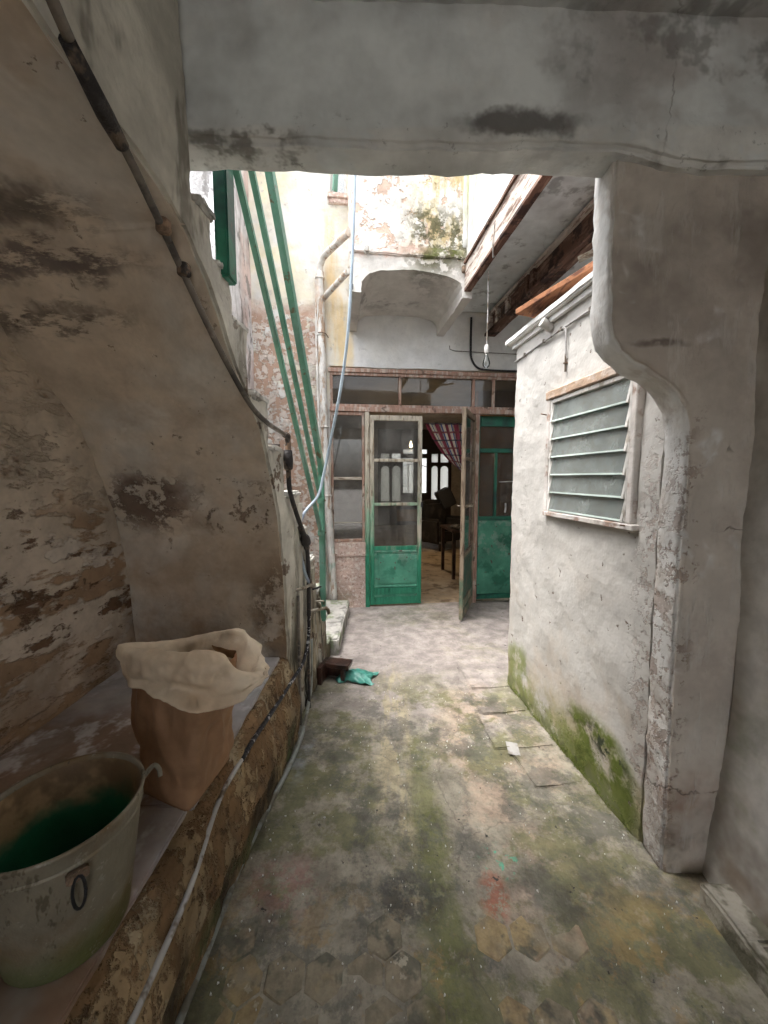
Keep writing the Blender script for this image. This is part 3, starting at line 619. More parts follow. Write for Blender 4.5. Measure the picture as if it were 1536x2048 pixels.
# ------------------------------------------------------------------ house across the courtyard
hs_ = thing('house_facade', 'old house front across the courtyard with glazed wooden doors and peeling cream render', 'house', RO, RZ)
xs = [-1.7, -.60, -.57, -.395, -.215, 1.07, 1.66, 2.3]; zs = [-.05, .80, 2.285, 2.72, 3.0, 4.50, 5.4, 5.9]
def keep(i, j):
    if j <= 2 and 1 <= i <= 5: return False            # glazed shopfront-like opening
    if i == 2 and j == 5: return False                 # upper window
    return True
m = MB().cells(xs, zs, 0, .22, keep).refine(.09, .008, 4)
m.build('wall', 'facade', hs_, smooth=True, auto=50)
# pink plinth below the side light
MB().box((-.600, -.025, -.03), (-.218, .20, .60)).bevel(.006, 2).refine(.06, .004, 9).build('plinth', 'plinth', hs_, smooth=True, auto=40)
MB().box((-.598, -.040, .602), (-.216, .20, .765)).bevel(.006, 2).refine(.06, .004, 9).build('plinth_cap', 'plinth', hs_, smooth=True, auto=40)
MB().box((-.56, -.018, -.03), (-.44, -.03, .16)).build('plinth_patch', 'plinth', hs_)
# upper window with a green shutter
wd = MB().box((-.60, -.055, 4.425), (-.37, .10, 4.475)).box((-.59, -.035, 4.38), (-.37, .10, 4.425)).bevel(.006, 2).refine(.05, .003, 9).build('window_sill', 'plinth', hs_, smooth=True, auto=40)
fr = MB().box((-.57, .02, 4.50), (-.545, .06, 5.4)).box((-.42, .02, 4.50), (-.395, .06, 5.4)).box((-.545, .02, 5.37), (-.42, .06, 5.4)).build('upper_window', 'white_frame', hs_)
MB().box((-.545, .035, 4.50), (-.42, .041, 5.37)).build('pane', 'glass', fr)
sh = MB().bar((-.525, -.02, 4.50), (-.455, -.10, 5.4), .06, .02).bevel(.003, 1).build('shutter', 'rail', fr)
MB().bar((-.50, -.0, 4.50), (-.50, -.0, 5.38), .035, .02).build('shutter_stile', 'rail', fr)
# lintel board, transom
MB().box((-.62, -.028, 2.655), (1.70, .05, 2.70)).bevel(.004, 1).refine(.12, .003, 5).build('lintel_board', 'red_wood', hs_, smooth=True, auto=40)
tr = MB().box((-.60, -.012, 2.285), (1.66, .05, 2.315)).box((-.60, -.012, 2.625), (1.66, .05, 2.654)).bevel(.003, 1).build('transom_window', 'red_wood', hs_)
for x in (-.60, .165, 1.02, 1.26, 1.63): MB().box((x, -.014, 2.316), (x + .03, .04, 2.624)).bevel(.003, 1).build('mullion', 'red_wood', tr)
for a, b in ((-.569, .164), (.196, 1.019), (1.051, 1.259), (1.291, 1.629)): MB().box((a, .012, 2.316), (b, .016, 2.624)).build('pane', 'glass_transom', tr)
MB().box((-.605, -.03, 2.232), (1.66, .06, 2.284)).bevel(.005, 1).refine(.12, .003, 5).build('door_head', 'red_wood', hs_, smooth=True, auto=40)
# side light left of the door
sd = MB().box((-.600, -.010, .768), (-.572, .05, 2.230)).box((-.250, -.010, .768), (-.222, .05, 2.230)).box((-.571, -.010, 2.195), (-.251, .05, 2.229)).box((-.571, -.010, .768), (-.251, .05, .800)).bevel(.004, 1).build('side_window', 'red_wood', hs_)
MB().box((-.571, -.006, 1.475), (-.251, .04, 1.508)).bevel(.004, 1).build('glazing_bar', 'pale_wood', sd)
MB().box((-.571, .012, .801), (-.251, .016, 1.474)).build('pane', 'glass', sd); MB().box((-.571, .012, 1.509), (-.251, .016, 2.194)).build('pane', 'glass', sd)
MB().box((-.571, .002, .985), (-.251, .014, .992)).build('glazing_bar', 'pale_wood', sd)
MB().box((-.218, -.030, -.02), (-.168, .07, 2.231)).bevel(.006, 2).refine(.08, .002, 9).build('door_post', 'cream_wood', hs_, smooth=True, auto=40)
MB().box((1.062, -.02, -.02), (1.115, .10, 2.231)).bevel(.006, 2).build('door_post', 'red_wood', hs_)

def leaf(width, name, parent, mat_local, panelmat, latch, fm='cream_wood'):
    r = MB().box((0, -.02, .01), (.048, .02, 2.185)).box((width - .048, -.02, .01), (width, .02, 2.185)).box((.049, -.02, 2.125), (width - .049, .02, 2.185)).box((.049, -.02, .012), (width - .049, .02, .10)).box((.049, -.021, .13), (width - .049, .02, .21)).box((.049, -.02, .655), (width - .049, .02, .70)).bevel(.004, 2).build(name, fm, parent)
    for z in (1.185, 1.685): MB().box((.049, -.016, z - .017), (width - .049, .016, z + .017)).bevel(.004, 1).build('glazing_bar', fm, r)
    for a, b in ((.701, 1.167), (1.203, 1.667), (1.703, 2.124)): MB().box((.049, -.002, a), (width - .049, .002, b)).build('pane', 'glass', r)
    m = MB().box((.049, -.008, .211), (width - .049, .008, .654)); m.build('panel_ground', panelmat, r)
    MB().box((.085, -.018, .25), (width - .085, .012, .615)).bevel(.012, 2).build('raised_panel', panelmat, r)
    for (a, b) in (((.055, -.022, .216), (width - .055, -.006, .236)), ((.055, -.022, .63), (width - .055, -.006, .650))): MB().box(a, b).bevel(.004, 1).build('moulding', panelmat, r)
    MB().box((.049, -.012, .101), (width - .049, .012, .129)).build('kick_rail', panelmat, r)
    if latch:
        MB().tube([(width - .03, -.02, 1.20), (width - .03, -.06, 1.20), (width - .12, -.065, 1.195)], .007, 8, False).build('handle', 'brass', r)
        MB().tube([(width - .03, .02, 1.20), (width - .03, .07, 1.20), (width - .13, .075, 1.195)], .007, 8, False).build('handle', 'brass', r)
    else:
        MB().box((width - .012, -.028, 1.15), (width + .008, -.004, 1.21)).build('lock', 'black', r)
    r.matrix_local = mat_local; return r
leaf(.60, 'door', hs_, Matrix.Translation((-.164, -.012, .012)), 'green_panel', False)
ang = math.atan2(-.59, -.32)
leaf(.66, 'door', hs_, Matrix.Translation((1.045, -.03, .012)) @ Matrix.Rotation(ang, 4, 'Z'), 'leaf_panel', True, 'leaf_wood')
# dark green glazed door further right, set back
gd = MB().box((1.12, .10, .0), (1.17, .15, 2.23)).box((1.60, .10, .0), (1.66, .15, 2.23)).box((1.171, .10, 2.11), (1.599, .15, 2.23)).box((1.171, .10, 1.80), (1.599, .15, 1.85)).box((1.171, .10, .98), (1.599, .15, 1.03)).box((1.171, .10, .0), (1.599, .15, .06)).bevel(.004, 1).build('green_door', 'dkgreen', hs_)
MB().box((1.171, .12, .061), (1.599, .135, .979)).build('panel', 'green_panel', gd)
MB().box((1.36, .105, 1.031), (1.39, .14, 1.799)).build('mullion', 'dkgreen', gd)
for a, b, c, d in ((1.171, 1.359, 1.031, 1.799), (1.391, 1.599, 1.031, 1.799), (1.171, 1.599, 1.851, 2.109)): MB().box((a, .124, c), (b, .128, d)).build('pane', 'glass', gd)
MB().tube([(1.42, .10, 1.45), (1.42, .07, 1.45), (1.58, .07, 1.455), (1.58, .10, 1.455)], .006, 8, False).build('handle', 'white_frame', gd)
MB().tube([(1.50, .10, 1.08), (1.50, .085, 1.12), (1.505, .10, 1.19)], .012, 8).build('latch', 'white_frame', gd)
# oriel on a shallow vault
OY = -.93
N = 14
arc = [(-.305, 3.085)]
for k in range(N + 1):
    a = math.pi - math.pi * k / N
    cx, rx, rz_ = .145, .45, .175
    ex = 2.0 / 3.0
    arc.append((cx + rx * math.copysign(abs(math.cos(a)) ** ex, math.cos(a)), 3.11 + rz_ * abs(math.sin(a)) ** ex))
arc.append((.595, 3.085))
poly = [(-.385, 3.085)] + arc + [(.675, 3.085), (.675, 3.30), (.615, 3.37), (.61, 5.7), (-.385, 5.7)]
m = MB().prism(poly, lambda p: (p[0], OY, p[1]), lambda p: (p[0], -.001, p[1])).refine(.05, .008, 5, .006)
o_ = m.build('oriel', 'oriel', hs_, smooth=True, auto=50)
MB().box((-.400, OY - .022, 3.40), (.60, OY + .03, 3.475)).bevel(.008, 2).refine(.05, .008, 8, .006).build('string_course', 'oriel', o_, smooth=True, auto=50)
MB().tube([(-.265, OY + .04, 3.425), (-.262, OY - .075, 3.405)], .022, 14, False).build('spout', 'pipe_white', o_)
MB().box((-.41, OY - .012, 3.10), (-.375, OY + .07, 3.145)).bevel(.004, 1).build('iron_stub', 'black', o_)
MB().box((.575, OY - .03, 3.29), (.625, OY + .02, 3.35)).bevel(.01, 1).build('iron_stub', 'rust', o_)
MB().box((.582, OY - .014, 3.50), (.618, OY + .02, 5.7)).bevel(.006, 1).refine(.08, .004, 6).build('corner_bead', 'fascia', o_, smooth=True, auto=50)

# ------------------------------------------------------------------ upper storey over the right side
up = thing('upper_storey', 'white upper storey on brown joists overhanging the right of the courtyard', 'house', RO, RZ)
MB().box((.622, -2.92, 3.372), (.80, OY + .001, 5.5)).refine(.10, .006, 4).build('wall', 'fascia', up, smooth=True, auto=50)
MB().box((.802, -2.92, 3.36), (2.3, -.002, 3.50)).refine(.12, .010, 3).build('ceiling', 'ceil', up, smooth=True, auto=50)
jb = MB().box((.604, -2.90, 3.135), (.664, OY - .002, 3.365)).bevel(.006, 2).refine(.10, .004, 5)
for f in jb.bm.faces: f.material_index = 1 if f.calc_center_median().x < .612 else 0  # left side takes the painted daylit tone
jb.build('joist', ['joist', 'joist_lit'], up, smooth=True, auto=40)
MB().box((.586, -2.90, 3.352), (.70, OY - .03, 3.374)).refine(.1, .004, 5).build('wall_plate', 'joist', up)
MB().box((.596, -2.9, 3.128), (.612, OY - .02, 3.150)).build('edge_batten', 'joist', up)
j2 = MB().box((1.20, -2.90, 3.10), (1.275, -.005, 3.355)).bevel(.006, 2).refine(.10, .004, 5).build('joist', 'joist', up, smooth=True, auto=40)
MB().box((1.165, -2.90, 3.295), (1.199, -.01, 3.33)).build('batten', 'joist_lit', j2); MB().box((1.150, -2.90, 3.10), (1.199, -.01, 3.130)).build('batten', 'joist', j2)
for y in (-.10, -.30, -.55, -.95, -1.05): MB().box((1.160, y - .03, 3.131), (1.199, y + .03, 3.294)).bevel(.004, 1).build('block', 'joist_lit' if y > -.9 else 'joist', j2)
MB().box((2.30, -3.0, -.05), (2.45, 0, 5.5)).refine(.2, .006, 3).build('end_wall', 'rightwall', up, smooth=True)
MB().bar((1.13, -1.78, 2.985), (1.40, -2.02, 3.06), .05, .022).build('loose_slat', 'pale_wood', up)
MB().tube([(.60, -1.60, 3.30), (.590, -1.60, 3.16), (.592, -1.6, 3.06), (.60, -1.62, 3.06)], .004, 6, False).build('hook', 'pipe_grey', up)

# ------------------------------------------------------------------ annex on the right
ax = thing('annex', 'small white lean-to with a louvred glass window and mossy foot', 'outbuilding', (RM @ Vector((.695, -1.8, 0))), RZ)
AL = Matrix.Translation((-.695, 1.8, 0))
def ab(m, name, mat, par=ax, **k):
    bmesh.ops.transform(m.bm, matrix=AL, verts=m.bm.verts); return m.build(name, mat, par, **k)
ys = [-3.06, -2.935, -2.275, -1.80]; zs = [-.05, 1.32, 1.965, 2.40]
m = MB().cells(ys, zs, .695, .80, lambda i, j: not (i == 1 and j == 1), 'yxz').bevel(.010, 2, 60).refine(.05, .010, 5, .006)
ab(m, 'wall', 'annex', smooth=True, auto=50)
ab(MB().cells([.801, .95, 1.75, 2.28], [-.05, 2.05, 2.40], -1.90, -1.802, lambda i, j: not (i == 1 and j == 0)).refine(.15, .006, 5), 'wall', 'annex', smooth=True, auto=50)  # unseen opening added to let light into the annex
ab(MB().box((.801, -3.05, .001), (2.09, -1.80, .012)), 'inner_floor', 'paver')
ab(MB().box((2.1, -3.05, -.05), (2.2, -1.901, 2.40)), 'wall', 'white')
rs = ab(MB().box((.640, -3.055, 2.402), (2.28, -1.735, 2.442)).bevel(.008, 2).refine(.06, .005, 5), 'roof_slab', 'white', smooth=True, auto=50)
ab(MB().box((.672, -3.055, 2.372), (.694, -1.78, 2.401)), 'eaves_moulding', 'white')
ab(MB().tube([(.70, -2.235, 2.345), (.665, -2.235, 2.365), (.635, -2.235, 2.380)], .026, 10), 'roof_spout', 'annex')
# window
wz0, wz1, wy0, wy1 = 1.322, 1.962, -2.934, -2.276
aw = ab(MB().box((.668, wy0 - .008, wz0 - .012), (.712, wy0 + .022, wz1 - .026)).box((.668, wy1 - .022, wz0 - .012), (.712, wy1 + .012, wz1 - .026)).box((.664, wy0 - .025, wz0 - .04), (.73, wy1 + .012, wz0 - .013)).bevel(.004, 1), 'window', 'pink_frame')
ab(MB().box((.662, wy0 - .02, wz1 - .025), (.72, wy1 + .02, wz1 + .022)).bevel(.005, 1).refine(.08, .003, 9), 'window_head', 'rust_lintel', aw, smooth=True, auto=40)
ab(MB().box((.672, wy0 + .023, wz0 - .010), (.70, wy0 + .040, wz1 - .028)).box((.672, wy1 - .040, wz0 - .010), (.70, wy1 - .023, wz1 - .028)).box((.672, wy0 + .041, wz1 - .05), (.70, wy1 - .041, wz1 - .028)).bevel(.003, 1), 'inner_frame', 'white_frame', aw)
nl = 6; dz = (wz1 - wz0 - .045) / nl
for k in range(nl):
    z0 = wz0 - .005 + k * dz
    m = MB().prism([(.674, z0), (.683, z0 - .001), (.694, z0 + dz + .004), (.687, z0 + dz + .005)], lambda p: (p[0], wy0 + .042, p[1]), lambda p: (p[0], wy1 - .042, p[1]))
    m.bm.normal_update(); bmesh.ops.recalc_face_normals(m.bm, faces=m.bm.faces)
    for f in m.bm.faces: f.material_index = 1 if abs(f.normal.z) > .7 else 0
    m.box((.6705, wy0 + .042, z0 - .002), (.6738, wy1 - .042, z0 + .0055), 1)  # pale bar paints the bright light along the pane's lower edge
    ab(m, 'glass_louvre', ['glass_louvre', 'glass_edge'], aw)
    for yy in (wy0 + .041, wy1 - .041):
        ab(MB().prism([(.664, z0 - .004), (.679, z0 - .006), (.697, z0 + dz), (.684, z0 + dz + .003)], lambda p: (p[0], yy - .006, p[1]), lambda p: (p[0], yy + .006, p[1])), 'louvre_clip', 'white_frame', aw)
for yy in (-2.42, -2.56, -2.74): ab(MB().box((.722, yy - .014, wz0), (.740, yy + .014, wz1 - .03)), 'inner_bar', 'white_frame', aw)
ab(MB().box((.741, wy0, 1.76), (.756, wy1, 1.79)), 'inner_bar', 'white_frame', aw)
for (y_, z_) in ((wy0 + .02, 1.30), (wy0 - .01, 1.92), (wy1 + .03, 1.86)): ab(MB().tube([(.68, y_, z_), (.640, y_ - .01, z_ + .004)], .0035, 6, False), 'nail', 'rust', aw)
# thin electric cable tacked along the annex wall
cb = [(.688, -1.80, 2.285), (.686, -2.1, 2.292), (.686, -2.45, 2.298), (.686, -2.75, 2.30), (.686, -3.05, 2.305)]
cw = thing('wall_cable', 'thin white cable tacked under the annex eaves with a short dangling branch', 'cable', Wd(.69, -1.8, 2.28), RZ)
CL = Matrix.Translation(Vector((-.69, 1.8, -2.28)))
def cbuild(m, name, mat): bmesh.ops.transform(m.bm, matrix=CL, verts=m.bm.verts); return m.build(name, mat, cw)
cbuild(MB().tube(cb, .006, 8), 'cable', 'cord_white')
cbuild(MB().tube([(.684, -2.36, 2.296), (.682, -2.39, 2.29), (.682, -2.405, 2.25), (.682, -2.41, 2.12), (.682, -2.412, 2.06)], .005, 8), 'branch', 'cord_white')
for y_, z_ in ((-1.95, 2.288), (-2.18, 2.294), (-2.36, 2.297), (-2.6, 2.299)): cbuild(MB().box((.676, y_ - .006, z_ - .010), (.690, y_ + .006, z_ + .010)), 'clip', 'pipe_grey')
cbuild(MB().box((.674, -2.420, 2.100), (.690, -2.402, 2.108)), 'clip', 'rust')
# plank lying on the annex roof
pk = MB().bar((.70, -2.02, 2.50), (1.02, -3.02, 2.555), .30, .032).bevel(.003, 1).refine(.12, .003, 5)
pko = pk.build('plank', 'orange_wood', smooth=True, auto=40); pko.location = RO; pko.rotation_euler = (0, 0, RZ)
tag(pko, 'reddish wooden plank lying on the white annex roof', 'plank')
for y_ in (-2.12, -2.9):
    o = MB().box((.73, y_ - .03, 2.443), (1.0, y_ + .03, 2.482 + (-.035 * (y_ + 2.12))*1.2)).build('bearer', 'orange_wood', pko)

# ------------------------------------------------------------------ interior of the house
it = thing('interior_room', 'dim room seen through the open glazed doors', 'room', RO, RZ)
f_ = MB().grid(30, 60, lambda a, b: (-1.7 + 6.0 * a, .02 + 7.7 * b, .003 + .003 * noise.noise(Vector((a * 30, b * 40, 1)))))
fo = f_.build('interior_floor', 'int_floor'); struct(fo); fo.location = RO; fo.rotation_euler = (0, 0, RZ)
MB().box((-1.7, .221, 3.0), (4.3, 7.9, 3.1)).build('ceiling', 'int_wall', it)
MB().box((-1.8, .221, 0), (-1.701, 7.9, 3.0)).build('wall', 'int_wall', it)
MB().box((4.301, .221, 0), (4.4, 7.9, 3.0)).build('wall', 'int_wall', it)
MB().box((2.301, .10, -.05), (4.4, .22, 3.0)).build('wall', 'int_wall', it)
MB().box((1.90, 2.2, 0), (2.9, 2.3, 2.999)).build('partition', 'ochre', it)
SY = 7.6
sx_ = [-1.70, .80, 1.07, 1.15, 1.42, 1.50, 1.83, 2.05, 2.26, 2.41, 2.62, 2.70, 2.96, 4.30]
sz_ = [0, .76, 1.02, 1.87, 1.98, 2.11, 2.19, 2.25, 2.38, 3.0]
def skeep(i, j):
    if i in (1, 3, 9, 11):
        if j in (1, 2) or j in (4, 5, 6): return False
    if i in (5, 7):
        if j in (2, 3, 4) or j == 7: return False
    return True
sc = MB().cells(sx_, sz_, SY, SY + .06, skeep).build('screen', 'screen_wood', it)
MB().box((-1.70, SY - .02, 0), (.70, SY - .001, 2.999)).build('wall_panel', 'int_wall', it)
MB().box((3.06, SY - .02, 0), (4.30, SY - .001, 2.999)).build('wall_panel', 'int_wall', it)
MB().box((1.3, SY - .012, .12), (2.1, SY - .002, .5)).build('dado', 'ochre', it)
for i in (1, 3, 9, 11):
    x0, x1 = sx_[i], sx_[i + 1]; r_ = (x1 - x0) / 2; cx = (x0 + x1) / 2
    MB().box((x0, SY + .02, .76), (x1, SY + .026, 1.87)).build('frosted_pane', 'frost', sc)
    MB().box((x0, SY + .02, 1.98), (x1, SY + .026, 2.25)).build('pane', 'frost' if i != 3 else 'glass_clear', sc)
    for sgn in (-1, 1):     # spandrels that turn the panes into arches
        pl = [(cx + sgn * r_, 1.87), (cx, 1.87)] + [(cx + sgn * r_ * math.sin(a * math.pi / 16), 1.87 - r_ + r_ * math.cos(a * math.pi / 16)) for a in range(1, 9)]
        MB().prism(pl, lambda p: (p[0], SY - .004, p[1]), lambda p: (p[0], SY + .019, p[1])).build('spandrel', 'screen_wood', sc)
for i in (5, 7):
    x0, x1 = sx_[i], sx_[i + 1]
    MB().box((x0, SY + .02, 1.02), (x1, SY + .026, 2.11)).build('pane', 'glass_clear', sc)
    MB().box((x0, SY + .02, 2.19), (x1, SY + .026, 2.38)).build('pane', 'glass_clear', sc)
MB().tube([(1.5, SY + .01, 1.86), (1.88, SY + .005, 1.93), (2.26, SY + .01, 1.84)], .012, 6).build('cross_bar', 'screen_wood', sc)
MB().tube([(1.66, SY - .01, 1.9), (1.66, SY - .01, 1.05)], .012, 6, False).build('bolt', 'white_frame', sc)
# street house beyond
sh_ = thing('opposite_house', 'bright pale house wall across the street seen through the far door panes', 'house', RO, RZ)
MB().box((-6, 12.0, -.1), (9, 12.3, 4.0)).build('wall', 'white', sh_)
for x in (-1.2, 1.2, 3.4): MB().box((x, 11.96, 1.0), (x + .8, 12.0, 2.3)).build('window', 'screen_wood', sh_)
# curtain
def curt(a, b):
    top = Vector((.50 + .60 * a, .17, 2.15)); end = Vector((1.06, .20, 1.30 + .24 * (1 - a)))
    p = top.lerp(end, b)
    sag = .12 * (1 - a) * math.sin(math.pi * b)
    p.x -= .10 * sag; p.z -= sag * .8
    p.y += .022 * math.sin(a * 44) * (1 - .55 * b) + .01 * math.sin(a * 17 + b * 6)
    return p
m = MB().grid(90, 40, curt, True)
cu = m.build('curtain', 'plaid'); cu.location = RO; cu.rotation_euler = (0, 0, RZ)
tag(cu, 'red plaid curtain drawn aside in the open doorway', 'curtain')
# lit bulb in the room
lb = thing('lit_pendant_bulb', 'small lit bulb hanging inside the dark room', 'lamp', Wd(.80, 2.6, 2.1), RZ)
pl_ = bpy.data.lights.new('pendant_glow', 'POINT'); pl_.energy = 8; pl_.color = (1, .78, .5); pl_.shadow_soft_size = .03
po_ = bpy.data.objects.new('pendant_glow', pl_); C.objects.link(po_); po_.parent = lb; po_.location = (0, 0, -.10)
MB().tube([(0, 0, .06), (0, 0, .9)], .004, 6, False).build('cord', 'black', lb)
MB().lathe([(.005, .065), (.013, .06), (.013, .03), (.02, .015), (.030, -.01), (.026, -.035), (.010, -.048), (.001, -.05)], (0, 0, 0), 16).build('bulb', 'lit', lb)
# armchair, black case, low table
ac = thing('armchair', 'dark padded armchair in the room behind the doorway', 'chair', Wd(1.72, 3.6, 0), RZ + .5)
def pad(a, b, bev, name, mat, root, **k): return MB().box(a, b).bevel(bev, 4).refine(.08, .012, 5).build(name, mat, root, smooth=True, auto=70)
pad((-.34, -.32, .18), (.34, .34, .46), .06, 'seat', 'leather', ac); pad((-.36, .24, .30), (.36, .46, 1.02), .09, 'backrest', 'leather', ac)
pad((-.46, -.34, .14), (-.33, .36, .66), .06, 'arm', 'leather', ac); pad((.33, -.34, .14), (.46, .36, .66), .06, 'arm', 'leather', ac)
for x in (-.38, .38):
    for y in (-.28, .34): MB().tube([(x, y, .0), (x, y, .16)], .025, 8, False).build('leg', 'screen_wood', ac)
bc = MB().bar((1.70, 3.95, .98), (1.98, 3.95, 1.12), .34, .40).bevel(.02, 2).build('case', 'black'); bc.location = RO; bc.rotation_euler = (0, 0, RZ)
tag(bc, 'tilted black case resting on top of the dark armchair', 'case')
tb = thing('side_table', 'small dark table by the right-hand door leaf inside the room', 'table', Wd(1.42, 1.35, 0), RZ)
MB().box((-.30, -.34, .70), (.30, .34, .74)).bevel(.008, 2).build('table_top', 'darkwood', tb)
for x in (-.26, .26):
    for y in (-.30, .30): MB().bar((x, y, 0), (x, y, .70), .045, .045, (1, 0, 0)).build('leg', 'darkwood', tb)
cl = MB().grid(24, 20, lambda a, b: (-.26 + .44 * a, -.30 + .36 * b, .748 + .05 * abs(noise.noise(Vector((a * 4, b * 4, 2)))) + .04 * math.sin(a * 3) * math.sin(b * 3))).build('dark_cloth', 'leather')
cl.location = Wd(1.42, 1.35, 0); cl.rotation_euler = (0, 0, RZ); tag(cl, 'crumpled dark cloth lying on the small table indoors', 'cloth')

# ------------------------------------------------------------------ pipes, hoses, taps, lamp
dp = thing('drainpipe', 'white painted drainpipe with peeling rusty elbows beside the side window', 'pipe', Wd(-.665, -.06, .1), RZ)
DL = Matrix.Translation(Vector((.665, .06, -.1)))
def db(m, name, mat='pipe_white', **k): bmesh.ops.transform(m.bm, matrix=DL, verts=m.bm.verts); return m.build(name, mat, dp, **k)
db(MB().tube([(-.585, -.075, .10), (-.600, -.07, .5), (-.625, -.066, 1.0), (-.655, -.062, 1.6), (-.672, -.06, 2.4), (-.685, -.06, 3.2), (-.69, -.06, 3.66)], .042, 16), 'pipe')
db(MB().tube([(-.69, -.06, 3.62), (-.69, -.065, 3.70), (-.67, -.10, 3.745), (-.62, -.2, 3.77), (-.40, -.70, 3.70)], .033, 14), 'elbow')
db(MB().tube([(-.68, -.06, 3.36), (-.62, -.14, 3.40), (-.40, -.60, 3.42)], .028, 14), 'branch')
for z_, x_ in ((3.02, -.683), (2.05, -.664), (1.30, -.642), (3.60, -.69)): db(MB().lathe([(.043, -.012), (.050, -.010), (.050, .010), (.043, .012)], (x_, -.061, z_), 18), 'collar')
db(MB().tube([(-.735, -.055, 3.6), (-.733, -.05, 2.6), (-.70, -.05, 1.2), (-.66, -.05, .12)], .012, 8), 'conduit')
db(MB().tube([(-.735, -.03, 3.03), (-.70, -.115, 3.03), (-.64, -.09, 3.03), (-.61, .0, 3.02)], .005, 6), 'strap', 'rust')

bh = MB().tube([(-.155, 2.36, 3.62), (-.165, 2.38, 3.30), (-.19, 2.42, 2.8), (-.222, 2.46, 2.40), (-.275, 2.52, 2.08), (-.350, 2.56, 1.75), (-.40, 2.56, 1.52), (-.435, 2.53, 1.38), (-.50, 2.42, 1.285), (-.520, 2.36, 1.20), (-.520, 2.33, 1.08), (-.505, 2.34, .98), (-.485, 2.36, .88), (-.462, 2.40, .805)], .0095, 10)
tag(bh.build('blue_hose', 'hose_blue'), 'pale blue hose hanging down across the facade to the upper tap', 'hose')
# iron pipe across the soffit
ip = thing('iron_pipe', 'long thin iron pipe running diagonally across the underside of the stair', 'pipe', (-.55, 2.08, 1.7))
def sof(y):
    for (a, za), (b, zb) in zip(SOF, SOF[1:]):
        if b <= y <= a: return za + (zb - za) * (a - y) / (a - b)
    return 2.3
PTS = [(-.54, .50, 2.42), (-.56, .69, 2.33), (-.605, .84, 2.325), (-.635, 1.05, 2.285), (-.655, 1.24, 2.215), (-.625, 1.45, 2.02), (-.588, 1.62, 1.862), (-.568, 1.72, 1.795), (-.548, 1.85, 1.755), (-.530, 1.99, 1.735), (-.522, 2.06, 1.725)]
loc_put(MB().tube(PTS[:5], .011, 10).build('pipe', 'pipe_grey', ip), ip); loc_put(MB().tube(PTS[4:], .011, 10).build('pipe', 'pipe_grey', ip), ip)
loc_put(MB().tube([(-.524, 2.055, 1.728), (-.516, 2.085, 1.72), (-.516, 2.09, 1.69), (-.516, 2.09, 1.64)], .017, 10).build('elbow', 'rust', ip), ip)
loc_put(MB().tube([(-.56, 2.09, 1.672), (-.66, 2.09, 1.675)], .008, 8, False).build('stub', 'rust', ip), ip)
loc_put(MB().tube([(-.597, .80, 2.322), (-.622, .93, 2.308), (-.630, 1.0, 2.295)], [.015, .020, .016], 10, False).build('joint', 'blackpipe', ip), ip)
loc_put(MB().tube([(-.555, .66, 2.345), (-.575, .73, 2.328)], .019, 10, False).build('joint', 'blackpipe', ip), ip)
for q in ((-.648, 1.20, 2.236), (-.643, 1.30, 2.165)): loc_put(MB().lathe([(.014, -.02), (.021, -.014), (.021, .014), (.014, .02)], q, 12).build('coupling', 'rust', ip), ip)
# black pipe down the flank
bp = thing('black_pipe', 'thick black lagged pipe kinking down the stair flank', 'pipe', (-.50, 2.2, 1.2))
loc_put(MB().tube([(-.516, 2.09, 1.60), (-.516, 2.09, 1.50), (-.512, 2.10, 1.42), (-.500, 2.18, 1.30), (-.485, 2.30, 1.16), (-.480, 2.37, 1.05), (-.478, 2.385, .95), (-.478, 2.39, .80), (-.480, 2.39, .62)], .013, 10).build('pipe', 'blackpipe', bp), bp)
loc_put(MB().lathe([(.014, -.06), (.024, -.05), (.026, 0), (.022, .045), (.014, .05)], (-.516, 2.09, 1.60), 14).build('collar', 'blackpipe', bp), bp)
loc_put(MB().tube([(-.494, 2.255, 1.21), (-.482, 2.33, 1.12), (-.480, 2.365, 1.06)], [.018, .030, .018], 10).build('joint', 'blackpipe', bp), bp)
cdp = [(-.480, 2.39, .63), (-.482, 2.385, .50), (-.492, 2.33, .40), (-.502, 2.24, .36), (-.520, 2.06, .36), (-.530, 1.85, .375), (-.535, 1.66, .40), (-.537, 1.50, .425), (-.537, 1.36, .44)]
tag(MB().tube(cdp, .0105, 8).build('black_cord', 'cord_black'), 'black cord flecked with limewash trailing from the pipe along the bench edge', 'cord')  # plain black cord, use unknown
cdw = [(-.537, 1.36, .44), (-.540, 1.22, .45), (-.537, 1.12, .44), (-.53, 1.0, .40), (-.525, .9, .385), (-.522, .72, .38), (-.52, .5, .375), (-.52, .1, .37)]
tag(MB().tube(cdw, .0085, 8).build('telephone_cable', 'cord_white'), 'dirty white cable running along the front of the bench', 'cord')
gh = [(-.50, 2.55, .40), (-.497, 2.50, .10), (-.490, 2.36, .035), (-.475, 2.15, .017), (-.485, 1.90, .014), (-.522, 1.62, .014), (-.550, 1.38, .014), (-.556, 1.2, .012), (-.560, 1.0, .012), (-.565, .8, .012), (-.57, .4, .012)]
tag(MB().tube(gh, .0115, 10).build('grey_hose', 'hose_grey'), 'grey hose lying on the floor against the foot of the bench', 'hose')
dn = thing('down_pipes', 'pair of thin rusty vertical pipes behind the taps on the stair flank', 'pipe', (-.50, 2.3, 0))
loc_put(MB().tube([(-.512, 2.235, .80), (-.510, 2.23, .5), (-.508, 2.22, .0)], .009, 8).build('pipe', 'pipe_grey', dn), dn)
loc_put(MB().tube([(-.492, 2.42, .60), (-.490, 2.40, .3), (-.487, 2.39, .0)], .009, 8).build('pipe', 'blackpipe', dn), dn)
t1 = thing('upper_tap', 'upper wall tap with a black lever feeding the blue hose', 'tap', (XS(2.24), 2.24, .83))
